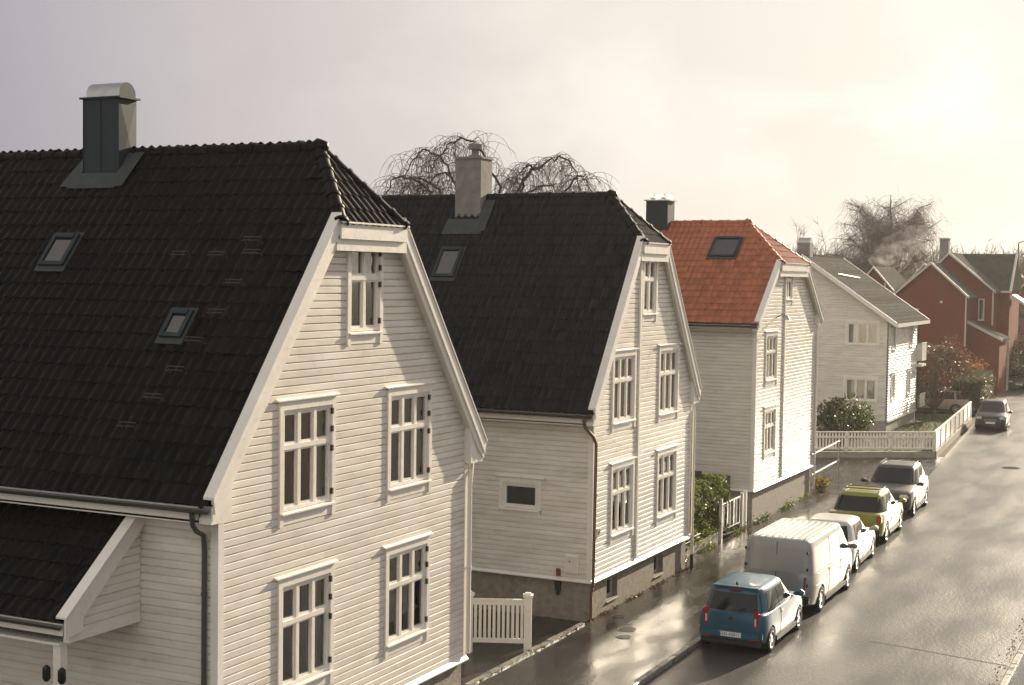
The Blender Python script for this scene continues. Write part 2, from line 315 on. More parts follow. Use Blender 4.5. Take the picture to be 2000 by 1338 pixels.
# stone edging between pavement and yard
ed = empty('yard_edging', (25.6, 13.5, 0)); tag(ed, kind='structure')
mb = MB(); mb.box(-0.24, 0.24, -0.06, 0.06, -0.05, 0.15); me = mb.mesh('edging_stone', 'kerb_stone')
for i in range(12): place(me, 'edging_stone', ed, Matrix.Translation((25.9+0.5*i, 13.52 + rng.uniform(-0.01, 0.01), rng.uniform(-0.012, 0.01))))

# ------------------------------------------------------------------ wooden house pieces
PITCH = 0.125
def board_mesh(mb, pl, a0, a1, b0, b1, z, h, t=0.030):
    """one shiplap board: bottom ends a0..b0, top ends a1..b1 (u), from z to z+h"""
    prof = [(0.0, 0.0), (t, 0.0), (t, h*0.755), (t-0.024, h*0.90), (0.003, h*0.905), (0.004, h), (0.0, h)]
    n = len(prof); vs = []
    for lo, hi in ((a0, a1), (b0, b1)):
        for d, zz in prof: k = zz/h; vs.append(pl.p(lo + (hi-lo)*k, d, z+zz))
    mb.add(vs, [tuple(range(n)), tuple(range(n, 2*n))[::-1]] + [(i, (i+1) % n, n+(i+1) % n, n+i) for i in range(n)])
def clad(house, pl, z0, z1, lo, hi, openings, single=True, pitch=PITCH, limit=300, name='board', label=None):
    """horizontal boarding between lo(z) and hi(z), broken at openings (u0,u1,za,zb)"""
    back = MB(); rest = MB(); items = []; jr = random.Random(int(z0*1000)+int(abs(pl.c)*10))
    z = z0
    while z < z1 - 0.03:
        h = min(pitch, z1-z); zt = z+h
        segs = [(lo(z), lo(zt), hi(z), hi(zt))]
        for (u0, u1, za, zb) in openings:
            if za < z+h/2 < zb:
                new = []
                for a0, a1, b0, b1 in segs:
                    if u0 > max(a0, a1)+0.02 and u0 < max(b0, b1)+9:
                        if u0 < min(b0, b1): new.append((a0, a1, u0, u0)) if u0 > a0 else None
                        else: new.append((a0, a1, b0, b1)); continue
                    if u1 < min(b0, b1)-0.02: new.append((max(u1, a0), max(u1, a1), b0, b1) if u1 > min(a0, a1) else (a0, a1, b0, b1))
                segs = new
        cutseg = []
        for s in segs:
            while min(s[2], s[3]) - max(s[0], s[1]) > 3.2:
                k = max(s[0], s[1]) + jr.uniform(1.2, 2.9)
                if min(s[2], s[3]) - k < 0.7: break
                cutseg.append((s[0], s[1], k-0.0015, k-0.0015)); s = (k+0.0015, k+0.0015, s[2], s[3])
            cutseg.append(s)
        segs = cutseg
        for s in segs:
            if min(s[2]-s[0], s[3]-s[1]) < 0.0 and max(s[2]-s[0], s[3]-s[1]) < 0.05: continue
            a0, a1, b0, b1 = s
            if b1 < a1: a1 = b1 = (a1+b1)/2
            items.append((a0, a1, b0, b1, z, h))
            back.quad(pl.p(a0, -0.004, z), pl.p(b0, -0.004, z), pl.p(b1, -0.004, zt), pl.p(a1, -0.004, zt))
        z = zt
    wall = back.build('wall', 'wall_back', house, fix=False)
    if label: wall['label'] = label
    for i, it in enumerate(items):
        if single and i < limit:
            mb = MB(); board_mesh(mb, pl, *it); mb.build(name, 'white_board', wall)
        else: board_mesh(rest, pl, *it)
    if rest.v: tag(rest.build('boarding', 'white_board', wall), kind='stuff')
    return wall
def window(house, pl, uc, z0, z1, wd, ncol=3, rows=2, header=True, curtains=0, room='room', hinges=False, cas=0.10, legs=True, label=None, apron=True):
    """opening uc+-wd/2, z0..z1; returns the opening to leave free in the boarding"""
    u0, u1 = uc-wd/2, uc+wd/2
    W = empty('window', pl.p(uc, 0, z0), house)
    if label: W['label'] = label
    zl = z0 - (0.24 if legs else 0.02)
    for s in (0, 1):
        mb = MB(); a = u0-cas if s == 0 else u1
        pl.box(mb, a, a+cas, -0.01, 0.062, zl, z1); mb.build('casing', 'white_trim', W)
    mb = MB(); pl.box(mb, u0-cas, u1+cas, -0.01, 0.06, z1, z1+0.15); mb.build('head_board', 'white_trim', W)
    if header:
        mb = MB(); a, b = u0-cas-0.09, u1+cas+0.09; zz = z1+0.15
        P = [pl.p(a, -0.01, zz), pl.p(a, 0.10, zz), pl.p(a, 0.10, zz+0.022), pl.p(a, -0.01, zz+0.055)]
        v = Vector(pl.p(b, 0, 0)) - Vector(pl.p(a, 0, 0)); mb.prism(P, v); mb.build('header_cap', 'white_trim', W)
    mb = MB(); P = [pl.p(u0-0.06, -0.01, z0-0.055), pl.p(u0-0.06, 0.10, z0-0.055), pl.p(u0-0.06, 0.10, z0-0.03), pl.p(u0-0.06, -0.01, z0)]
    mb.prism(P, Vector(pl.p(u1+0.12, 0, 0)) - Vector(pl.p(u0, 0, 0))); mb.build('sill', 'white_trim', W)
    if not legs:
        mb = MB(); pl.box(mb, u0-cas*0.6, u1+cas*0.6, -0.01, 0.040, z0-0.14, z0-0.056); mb.build('apron', 'white_trim', W)
    if legs and apron:
        mb = MB(); pl.box(mb, u0, u1, -0.01, 0.040, z0-0.22, z0-0.056); mb.build('apron', 'white_trim', W)
    # frame with mullions and transom
    mb = MB(); fw, mw = 0.055, 0.07
    pl.box(mb, u0, u0+fw, -0.06, 0.03, z0, z1); pl.box(mb, u1-fw, u1, -0.06, 0.03, z0, z1)
    pl.box(mb, u0+fw, u1-fw, -0.06, 0.028, z0, z0+fw); pl.box(mb, u0+fw, u1-fw, -0.06, 0.028, z1-fw, z1)
    zt = z0 + (z1-z0)*0.63
    zr = [(z0+fw, zt-0.04), (zt+0.04, z1-fw)] if rows == 2 else [(z0+fw, z1-fw)]
    if rows == 2: pl.box(mb, u0+fw, u1-fw, -0.06, 0.034, zt-0.04, zt+0.04)
    cw = (wd-2*fw-(ncol-1)*mw)/ncol; cells = []
    for c in range(ncol):
        a = u0+fw+c*(cw+mw)
        for (za, zb) in zr:
            if c < ncol-1: pl.box(mb, a+cw, a+cw+mw, -0.06, 0.026, za, zb)
            cells.append((a, a+cw, za, zb))
    mb.build('frame', 'white_trim', W)
    sw = 0.034; n = 0
    for (a, b, za, zb) in cells:
        mb = MB(); pl.box(mb, a, a+sw, -0.05, 0.012, za, zb); pl.box(mb, b-sw, b, -0.05, 0.012, za, zb)
        pl.box(mb, a+sw, b-sw, -0.05, 0.011, za, za+sw*1.2); pl.box(mb, a+sw, b-sw, -0.05, 0.011, zb-sw, zb); mb.build('sash', 'white_trim', W)
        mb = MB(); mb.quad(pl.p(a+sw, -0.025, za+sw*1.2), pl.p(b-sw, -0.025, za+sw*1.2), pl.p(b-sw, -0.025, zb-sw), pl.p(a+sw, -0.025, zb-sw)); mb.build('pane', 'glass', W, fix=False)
    # dark room behind, open towards the glass
    mb = MB(); e = 0.25; d = 1.6
    c8 = [pl.p(u0-e, -0.07, z0-e), pl.p(u1+e, -0.07, z0-e), pl.p(u1+e, -0.07, z1+e), pl.p(u0-e, -0.07, z1+e), pl.p(u0-e, -d, z0-e), pl.p(u1+e, -d, z0-e), pl.p(u1+e, -d, z1+e), pl.p(u0-e, -d, z1+e)]
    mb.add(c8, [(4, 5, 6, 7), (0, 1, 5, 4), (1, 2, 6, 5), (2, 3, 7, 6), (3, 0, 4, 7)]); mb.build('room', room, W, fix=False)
    def drape(a, b, dz=0.0):
        mb = MB(); k = 14; rows_ = []
        for zz in (z0-0.1+dz, z1+0.1):
            rows_.append([pl.p(a+(b-a)*i/k, -0.17 - 0.025*math.sin(i*2.1), zz) for i in range(k+1)])
        mb.grid(rows_); mb.build('curtain', 'curtain', W, smooth=True, fix=False)
    if curtains == 1: drape(u0, u0+wd*0.2); drape(u1-wd*0.2, u1)
    elif curtains == 2: drape(u0, u1)
    elif curtains == 3: drape(u0, u1, (z1-z0)*0.45)
    elif curtains == 4: drape(u0+wd*0.62, u1)
    if hinges:
        for zz in (z0+0.12, z0+(z1-z0)*0.52, z0+(z1-z0)*0.72, z1-0.16):
            mb = MB(); pl.box(mb, u1-0.022, u1+0.02, 0.03, 0.075, zz, zz+0.10); mb.build('hinge', 'black_iron', W)
    return (u0-cas+0.015, u1+cas-0.015, z0-0.05 if not legs else z0-0.14, z1+0.08)

# ---- roof tiles
def tile_mesh(name, material, wd, ln, amp):
    """S-shaped pantile: local x across, y up the slope, z normal; lower edge at y=0"""
    m = 8; mb = MB(); prof = []
    for i in range(m+1):
        t = i/m; prof.append((wd*1.06*t, amp*(0.5-0.5*math.cos(2*math.pi*min(1, t*1.0)))*(1 if t < 1 else 1)))
    th = 0.016
    rows = [[(x-wd/2, 0, z+th+0.030-0.012) for x, z in prof], [(x-wd/2, 0, z+th+0.030) for x, z in prof], [(x-wd/2, ln, z+th+0.002) for x, z in prof]]
    mb.grid(rows)
    return mb.mesh(name, material, smooth=False, fix=False)
def slope_frame(p0, du, dv):
    """matrix with x along du (unit), y along dv (unit), z normal, origin p0"""
    du, dv = Vector(du).normalized(), Vector(dv).normalized(); n = du.cross(dv)
    return Matrix(((du.x, dv.x, n.x, p0[0]), (du.y, dv.y, n.y, p0[1]), (du.z, dv.z, n.z, p0[2]), (0, 0, 0, 1)))
def tile_slope(roof, me, poly, F, wd, ex, ln, limit, clip_planes, nm='roof_tile'):
    """lay tiles over poly (list of (u,v) in frame F); complete tiles nearest the camera become objects, the rest is one part cut at clip_planes"""
    us = [p[0] for p in poly]; vs = [p[1] for p in poly]
    def inside(u, v):
        c = False; j = len(poly)-1
        for i in range(len(poly)):
            (ui, vi), (uj, vj) = poly[i], poly[j]
            if (vi > v) != (vj > v) and u < (uj-ui)*(v-vi)/(vj-vi)+ui: c = not c
            j = i
        return c
    full, part = [], []
    v = min(vs)
    while v < max(vs):
        u = min(us)
        while u < max(us)+wd:
            k = [inside(u+a, v+b) for a in (-wd/2, wd/2) for b in (0.03, ex)]
            if all(k): full.append((u, v))
            elif any(k) or inside(u, v+ex/2): part.append((u, v))
            u += wd
        v += ex
    rr = random.Random(11)
    def M(u, v):
        return F @ Matrix.Translation((u + rr.uniform(-.004, .004), v + rr.uniform(-.006, .006), rr.uniform(0, .005))) @ Matrix.Rotation(rr.uniform(-.008, .008), 4, 'Z')
    full.sort(key=lambda q: (F @ Vector((q[0], q[1], 0)) - CAM).length)
    for q in full[:limit]: place(me, nm, roof, M(*q))
    rest = full[limit:] + part
    if rest:
        base = np.array([v_.co for v_ in me.vertices]); base = np.hstack([base, np.ones((len(base), 1))])
        fs = [tuple(p.vertices) for p in me.polygons]; mb = MB()
        for q in rest:
            A = np.array(M(*q)); P = (base @ A.T)[:, :3]; o = len(mb.v)
            mb.v += [tuple(p) for p in P]; mb.f += [tuple(i+o for i in f) for f in fs]
        org = ORG[roof.name]; m2 = mb.mesh('roof_tiles', None, org, fix=False); m2.materials.append(me.materials[0])
        b = bmesh.new(); b.from_mesh(m2)
        for (co, no) in clip_planes:
            bmesh.ops.bisect_plane(b, geom=list(b.verts)+list(b.edges)+list(b.faces), plane_co=Vector(co)-org, plane_no=no, clear_outer=True)
        b.to_mesh(m2); b.free()
        o = bpy.data.objects.new('roof_tiles', m2); COL.objects.link(o); o.parent = roof; ORG[o.name] = org; tag(o, kind='stuff')
def ridge_row(roof, material, p0, p1, r_=0.12, step=0.34, name='ridge_tile', up=Vector((0, 0, 1))):
    p0, p1 = Vector(p0), Vector(p1); L = (p1-p0).length; n = max(2, round(L/step)); st = L/n
    mb = MB(); rows = []
    for y, rr in ((0, r_*1.0), (st*0.86, r_*0.94), (st*0.865, r_*1.16), (st*1.06, r_*1.14), (st*1.06, r_*0.9)):
        rows.append([(rr*math.cos(math.pi*k/8), y, rr*math.sin(math.pi*k/8)) for k in range(-1, 10)])
    mb.grid(rows); me = mb.mesh(name, material, fix=False); me.polygons.foreach_set('use_smooth', [True]*len(me.polygons)); me.set_sharp_from_angle(angle=R(40))
    d = (p1-p0).normalized(); x = d.cross(up).normalized(); z = x.cross(d)
    rr = random.Random(5)
    for i in range(n):
        p = p0 + d*(st*i) + z*(rr.uniform(-0.012, 0.006) - 0.03)
        place(me, name, roof, Matrix(((x.x, d.x, z.x, p.x), (x.y, d.y, z.y, p.y), (x.z, d.z, z.z, p.z), (0, 0, 0, 1))))

def halfhip_house(name, label, xc, hw, yg, yb, ztop_plinth, eave, ehw, zr, zh, yr, yv, tile, tile_w, tile_ex, limit, board_limit, single, wins, side_wins=(), far_side=True, pitch=PITCH, side_single=True, group=None, tile_amp=0.035, ridge_r=0.12):
    """gable front facing the street with half-hipped roof. eave = height of the roof plane at xc+-ehw; zr ridge; zh half-hip eave; yr ridge end; yv verge plane"""
    H = empty(name, (xc, yg, 0)); tag(H, label, 'house', group)
    sl = (zr-eave)/ehw                                   # rise per metre
    def rz(x): return zr - sl*abs(x-xc)
    hh = (zr-zh)/sl                                      # half width at the half hip
    G = PL('Y', yg); S = PL('X', xc-hw)
    zt = zh-0.35
    def lo(z): return max(xc-hw, xc-(zr-0.12-z)/sl)
    def hi(z): return min(xc+hw, xc+(zr-0.12-z)/sl)
    ops = [window(H, G, *a, **k) for a, k in wins]
    clad(H, G, ztop_plinth+0.10, zt, lo, hi, ops, single=single, limit=board_limit, pitch=pitch, label='boarded gable wall facing the street')
    sops = [window(H, S, *a, **k) for a, k in side_wins]
    ze = rz(xc-hw)
    clad(H, S, ztop_plinth+0.10, ze-0.02, lambda z: yg-0.02, lambda z: yb, sops, single=side_single, limit=300-0, pitch=pitch, label='boarded side wall')
    mb = MB(); mb.box(xc+hw-0.05, xc+hw, yg, yb, ztop_plinth, ze); mb.box(xc-hw, xc+hw, yb-0.05, yb, ztop_plinth, ze); mb.build('rear_wall', 'white_board', H)
    # corner boards, water table, plinth
    for x0 in (xc-hw-0.03, xc+hw-0.09):
        mb = MB(); mb.box(x0-(0.018 if x0 < xc else 0), x0+0.12, yg-0.040, yg+0.10, ztop_plinth+0.06, rz(xc-hw)-0.06); mb.build('corner_board', 'white_trim', H)
    mb = MB(); mb.prism([(xc-hw-0.07, yg, ztop_plinth), (xc-hw-0.07, yg-0.09, ztop_plinth), (xc-hw-0.07, yg-0.09, ztop_plinth+0.03), (xc-hw-0.07, yg, ztop_plinth+0.12)], (2*hw+0.14, 0, 0)); mb.build('water_table', 'white_trim', H)
    mb = MB(); mb.prism([(xc-hw, yg+0.01, ztop_plinth), (xc-hw-0.06, yg+0.01, ztop_plinth), (xc-hw-0.06, yg+0.01, ztop_plinth+0.03), (xc-hw, yg+0.01, ztop_plinth+0.10)], (0, yb-yg, 0)); mb.build('water_table', 'white_trim', H)
    # roof planes
    A = Vector
    roof = None
    mb = MB()
    L0, L1 = A((xc-ehw, yv, eave)), A((xc-hh, yv, zh)); RR0, RR1 = A((xc+ehw, yv, eave)), A((xc+hh, yv, zh)); T = A((xc, yr, zr))
    Lb, Rb, Tb = A((xc-ehw, yb+0.3, eave)), A((xc+ehw, yb+0.3, eave)), A((xc, yb+0.3, zr))
    mb.add([L0, L1, T, Tb, Lb], [(0, 1, 2, 3, 4)]); mb.add([RR0, RR1, T, Tb, Rb], [(0, 4, 3, 2, 1)]); mb.add([L1, RR1, T], [(0, 1, 2)])
    mb.add([Lb, Tb, Rb], [(0, 1, 2)])
    roof = mb.build('roof', 'tile_dark_deck' if tile != 'red_tile' else 'red_tile', H, fix=False)
    me = tile_mesh('roof_tile', tile, tile_w, tile_ex+0.06, tile_amp)
    ang = math.atan(sl); dv = A((math.cos(ang), 0, math.sin(ang)))
    # near slope: u runs towards the street (-Y), v up the slope
    F = slope_frame((xc-ehw-0.03*math.cos(ang), yb+0.3, eave-0.03*math.sin(ang)), (0, -1, 0), dv)
    Ls = ehw/math.cos(ang)+0.03; vh = Ls - hh/math.cos(ang); um = yb+0.3-yv-0.06; ur = yb+0.3-yr
    hipn = (T-L1).cross(A((0, -1, 0)))
    # cutting planes: vertical plane through the hip line, verge plane, ridge
    hd = T-L1; hn = A((hd.y, -hd.x, 0)).normalized()
    if hn.y > 0: hn = -hn
    tile_slope(roof, me, [(0, 0), (um, 0), (um, vh), (ur, Ls-0.02), (0, Ls-0.02)], F, tile_w, tile_ex, tile_ex+0.06, limit, [(L1, hn), ((0, yv+0.03, 0), A((0, -1, 0))), ((xc+0.02, 0, 0), A((1, 0, 0)))])
    # far slope, joined
    F2 = slope_frame((xc+ehw+0.03*math.cos(ang), yv+0.06, eave-0.03*math.sin(ang)), (0, 1, 0), (-math.cos(ang), 0, math.sin(ang)))
    hd2 = T-RR1; hn2 = A((hd2.y, -hd2.x, 0)).normalized()
    if hn2.y > 0: hn2 = -hn2
    tile_slope(roof, me, [(0, 0), (um, 0), (um, Ls-0.02), (yr-yv-0.06, Ls-0.02), (0, vh)], F2, tile_w, tile_ex*1.0, tile_ex+0.06, 0, [(RR1, hn2), ((0, yv+0.03, 0), A((0, -1, 0))), ((xc-0.02, 0, 0), A((-1, 0, 0)))])
    # half hip
    hs = A((0, yr-yv, zr-zh)); hl = hs.length
    F3 = slope_frame((xc-hh, yv-0.05, zh-0.05*(zr-zh)/(yr-yv)), (1, 0, 0), hs)
    tile_slope(roof, me, [(0, 0), (2*hh, 0), (hh, hl)], F3, tile_w, tile_ex, tile_ex+0.06, 40 if single else 0, [(L1, -hn), (RR1, -hn2)])
    mt = tile
    ridge_row(roof, mt, Tb, T+A((0, 0.02, 0.02)), ridge_r)
    up1 = ((T-L1).cross(A((0, 1, 0)))); up1 = A((-0.6, -0.5, 1)).normalized(); up2 = A((0.6, -0.5, 1)).normalized()
    ridge_row(roof, mt, T, L1+A((0, -0.04, 0.0)), ridge_r, up=up1, name='hip_tile'); ridge_row(roof, mt, T, RR1+A((0, -0.04, 0.0)), ridge_r, up=up2, name='hip_tile')
    # rounded cap where hips meet ridge
    mb = MB(); mb.tube([T+A((0, 0.12, -0.06)), T+A((0, -0.02, 0.02)), T+A((0, -0.10, 0.0)), T+A((0, -0.15, -0.08))], [ridge_r*1.2, ridge_r*1.25, ridge_r*1.0, ridge_r*0.4], 10); mb.build('ridge_end_tile', mt, roof, smooth=True)
    # bargeboards with cap, verge soffit, eave returns
    nrm_off = math.sqrt(1+sl*sl)
    def vz(x, off): return rz(x) + off*nrm_off
    for s in (-1, 1):
        xe, xh = xc+s*ehw, xc+s*hh
        mb = MB(); mb.prism([(xe, yv-0.03, vz(xe, 0.07)), (xh, yv-0.03, vz(xh, 0.07)), (xh, yv-0.03, vz(xh, -0.11)), (xe-s*0.04, yv-0.03, vz(xe-s*0.04, -0.11))], (0, 0.034, 0)); mb.build('bargeboard', 'white_trim', H)
        mb = MB(); mb.prism([(xe-s*0.02, yv+0.005, vz(xe-s*0.02, 0.05)), (xh, yv+0.005, vz(xh, 0.05)), (xh, yv+0.005, vz(xh, -0.22)), (xe-s*0.25, yv+0.005, vz(xe-s*0.25, -0.22)), (xe-s*0.02, yv+0.005, vz(xe-s*0.02, -0.16))], (0, 0.03, 0)); mb.build('bargeboard', 'white_trim', H)
        mb = MB(); mb.prism([(xe+s*0.02, yv-0.05, vz(xe+s*0.02, 0.075)), (xh, yv-0.05, vz(xh, 0.075)), (xh, yv-0.05, vz(xh, 0.10)), (xe+s*0.02, yv-0.05, vz(xe+s*0.02, 0.10))], (0, 0.20, 0)); mb.build('verge_cap', 'white_trim', H)
        mb = MB(); mb.prism([(xe-s*0.1, yv+0.036, vz(xe-s*0.1, -0.12)), (xh, yv+0.036, vz(xh, -0.12)), (xh, yv+0.036, vz(xh, -0.145)), (xe-s*0.1, yv+0.036, vz(xe-s*0.1, -0.145))], (0, yg-yv+0.0, 0)); mb.build('verge_soffit', 'white_trim', H)
        xw = xc+s*hw; zb_ = vz(xe-s*0.02, -0.16)-0.05
        mb = MB(); mb.prism([(xe-s*0.03, yv+0.038, zb_), (xw-s*0.10, yv+0.038, zb_), (xw-s*0.10, yv+0.038, vz(xw-s*0.10, -0.15)), (xe-s*0.03, yv+0.038, vz(xe-s*0.03, -0.15))], (0, yg-yv+0.01, 0)); mb.build('eave_return', 'white_trim', H)
        mb = MB(); x0, x1 = sorted((xe-s*0.03, xw)); mb.box(x0, x1, yg+0.07, yb, zb_+0.02, zb_+0.05); mb.build('eave_soffit', 'white_trim', H)
        mb = MB(); x0, x1 = sorted((xe-s*0.03, xe-s*0.06)); mb.box(x0, x1, yg+0.07, yb, zb_, eave-0.03); mb.build('fascia', 'white_trim', H)
        # half-round gutter
        gx, gz = xe+s*0.06, eave-0.05; rows = []
        for yy in (yv+0.06, yb):
            rows.append([(gx+0.07*math.cos(math.pi+math.pi*k/8), yy, gz+0.07*math.sin(math.pi+math.pi*k/8)) for k in range(9)])
        mb = MB(); mb.grid(rows); mb.build('gutter', 'gutter_grey' if s < 0 else 'white_pipe', H, smooth=True, fix=False)
    # half-hip fascia in two steps
    mb = MB(); mb.box(xc-hh-0.03, xc+hh+0.03, yv-0.075, yv-0.032, zh-0.28, zh-0.02); mb.build('hip_fascia', 'white_trim', H)
    mb = MB(); mb.box(xc-hh-0.09, xc+hh+0.09, yv-0.026, yv+0.035, zh-0.48, zh-0.281); mb.build('hip_fascia', 'white_trim', H)
    mb = MB(); mb.box(xc-hh-0.05, xc+hh+0.05, yv-0.115, yv-0.03, zh-0.018, zh+0.012); mb.build('hip_flashing', 'white_trim', H)
    mb = MB(); mb.box(xc-hh-0.12, xc+hh+0.12, yv+0.036, yg+0.01, zh-0.38, zh-0.35); mb.build('hip_soffit', 'white_trim', H)
    return H, roof, rz
def pipe(H, pts, r_, material, name='downpipe', brackets=()):
    mb = MB(); mb.tube(pts, r_, 10); o = mb.build(name, material, H, smooth=True, angle=50)
    for p in brackets:
        mb = MB(); mb.tube([(p[0], p[1], p[2]-0.02), (p[0], p[1], p[2]+0.02)], r_*1.25, 10); mb.build('bracket', material, o, smooth=True, angle=50)
    return o
def skylight(roof, house, rz, sl, xc, x_mid, y_mid, wd, ln, blind=False, label=None):
    ang = math.atan(sl); F = slope_frame((x_mid, y_mid, rz(x_mid)), (0, -1, 0), (math.cos(ang), 0, math.sin(ang)))
    W = empty('skylight', F.translation, house)
    if label: W['label'] = label
    def part(nm, m, boxes):
        mb = MB()
        for b in boxes: mb.box(*b)
        A = np.array(F); P = (np.hstack([np.array(mb.v), np.ones((len(mb.v), 1))]) @ A.T)[:, :3]; mb.v = [tuple(p) for p in P]; return mb.build(nm, m, W)
    w2, l2 = wd/2, ln/2
    part('flashing', 'lead', [(-w2-0.05, w2+0.05, -l2-0.12, l2+0.06, 0.055, 0.092)])
    part('frame', 'dark_zinc', [(-w2, -w2+0.08, -l2, l2, 0.05, 0.15), (w2-0.08, w2, -l2, l2, 0.05, 0.15), (-w2+0.08, w2-0.08, -l2, -l2+0.08, 0.05, 0.145), (-w2+0.08, w2-0.08, l2-0.1, l2, 0.05, 0.17)])
    part('blind' if blind else 'pane_back', 'blind' if blind else 'room', [(-w2+0.08, w2-0.08, -l2+0.08, l2-0.1, 0.078, 0.085)])
    part('pane', 'glass', [(-w2+0.08, w2-0.08, -l2+0.08, l2-0.1, 0.12, 0.124)])

# ------------------------------------------------------------------ house one (nearest)
def W3(uc, z0, z1, wd=1.42, **k): return ((uc, z0, z1, wd), dict(ncol=3, **k))
h1_w = [W3(19.78, 4.63, 6.28, curtains=1, hinges=True, label='upper window closer to the downpipe corner'), W3(23.13, 4.60, 6.28, curtains=1, hinges=True, label='upper window farther from the corner pipe'),
        W3(19.77, 1.72, 3.40, curtains=4, hinges=True, room='room_warm', label='lower window with a lit wall inside'), W3(23.11, 1.72, 3.36, curtains=0, hinges=True, label='lower window above the plinth corner'),
        ((21.52, 7.50, 8.98, 0.96), dict(ncol=2, header=False, hinges=True, label='small attic window of four panes'))]
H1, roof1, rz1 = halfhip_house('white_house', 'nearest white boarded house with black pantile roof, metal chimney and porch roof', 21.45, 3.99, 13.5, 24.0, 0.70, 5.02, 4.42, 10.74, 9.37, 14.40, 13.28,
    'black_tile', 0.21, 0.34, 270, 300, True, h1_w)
sl1 = (10.74-5.02)/4.42
# plinth
mb = MB(); mb.box(17.50, 25.40, 13.52, 24, -0.05, 0.70); mb.build('plinth', 'plinth', H1)
# downpipes
pipe(H1, [(16.98, 13.62, 4.9), (17.0, 13.62, 4.72), (17.14, 13.66, 4.60), (17.36, 13.70, 4.50), (17.38, 13.70, 4.3), (17.38, 13.70, 0.1)], 0.04, 'gutter_grey', brackets=[(17.38, 13.70, 3.6), (17.38, 13.70, 1.6)])
pipe(H1, [(25.78, 13.52, 4.78), (25.72, 13.50, 4.66), (25.50, 13.40, 4.50), (25.46, 13.40, 4.3), (25.46, 13.40, 0.85)], 0.045, 'white_pipe', brackets=[(25.46, 13.4, 2.6)])
# porch roof on the near side: lean-to with boarded triangular cheek
py = 15.0; pb = 24.0
P = empty('porch', (17.0, py, 0), H1)
zt_, zb_ = 4.84, 3.36; xt_, xb_ = 17.52, 15.76
psl = (zt_-zb_)/(xt_-xb_); pang = math.atan(psl)
mb = MB(); mb.add([(xb_, py-0.05, zb_), (xt_, py-0.05, zt_), (xt_, pb, zt_), (xb_, pb, zb_)], [(0, 1, 2, 3)]); prf = mb.build('porch_roof', 'tile_dark_deck', H1, fix=False)
Fp = slope_frame((xb_-0.04, pb, zb_-0.03), (0, -1, 0), (math.cos(pang), 0, math.sin(pang)))
Lp = math.hypot(xt_-xb_, zt_-zb_)+0.05; tme = tile_mesh('roof_tile', 'black_tile', 0.21, 0.40, 0.035)
tile_slope(prf, tme, [(0, 0), (pb-py-0.03, 0), (pb-py-0.03, Lp), (0, Lp)], Fp, 0.21, 0.34, 0.40, 30, [((0, py, 0), Vector((0, -1, 0))), ((17.44, 0, 0), Vector((1, 0, 0)))])
def prz(x): return zb_ + (x-xb_)*psl
mb = MB(); mb.prism([(xb_-0.04, py-0.10, prz(xb_-0.04)+0.10), (xt_, py-0.10, prz(xt_)+0.10), (xt_, py-0.10, prz(xt_)-0.22), (xb_+0.32, py-0.10, prz(xb_+0.32)-0.27), (xb_+0.32, py-0.10, zb_-0.20), (xb_-0.04, py-0.10, zb_-0.24)], (0, 0.03, 0)); mb.build('bargeboard', 'white_trim', H1)
mb = MB(); mb.prism([(xb_-0.06, py-0.13, prz(xb_-0.06)+0.10), (xt_, py-0.13, prz(xt_)+0.10), (xt_, py-0.13, prz(xt_)+0.13), (xb_-0.06, py-0.13, prz(xb_-0.06)+0.13)], (0, 0.20, 0)); mb.build('verge_cap', 'white_trim', H1)
Gp = PL('Y', py); mb = MB(); zz = 3.10
cheek = empty('cheek', (17.0, py, 3.1), H1)
while zz < 4.6:
    h = PITCH; mb = MB(); a0 = max(xb_+0.1, xb_+(zz-zb_+0.05)/psl); a1 = max(xb_+0.1, xb_+(zz+h-zb_+0.05)/psl)
    if a1 < 17.42: board_mesh(mb, Gp, a0, a1, 17.42, 17.42, zz, h); mb.build('board', 'white_board', cheek)
    zz += h
mb = MB(); mb.box(xb_+0.1, 17.42, py-0.035, py+0.08, 3.02, 3.10); mb.build('cheek_rail', 'white_trim', H1)
mb = MB(); mb.box(xb_+0.02, 17.42, py+0.085, pb, 2.98, 3.02); mb.build('porch_ceiling', 'white_trim', H1)
mb = MB(); mb.box(xb_+0.06, xb_+0.20, py+0.10, py+0.24, 0.0, 2.98); mb.build('porch_post', 'white_trim', H1)
rows = []
for yy in (py+0.0, pb): rows.append([(xb_-0.06+0.06*math.cos(math.pi+math.pi*k/8), yy, zb_-0.06+0.06*math.sin(math.pi+math.pi*k/8)) for k in range(9)])
mb = MB(); mb.grid(rows); mb.build('gutter', 'gutter_grey', H1, smooth=True, fix=False)
mb = MB(); mb.box(xb_-0.0, xb_+0.03, py, pb, zb_-0.22, zb_-0.04); mb.build('fascia', 'white_trim', H1)
for yy in (15.05, 15.35):    # two lanterns on the porch post
    mb = MB(); mb.tube([(15.80, yy, 2.42), (15.80, yy, 2.46), (15.80, yy, 2.62), (15.80, yy, 2.66)], [0.03, 0.06, 0.06, 0.02], 10); mb.build('lantern', 'black_iron', H1, smooth=True, angle=40)
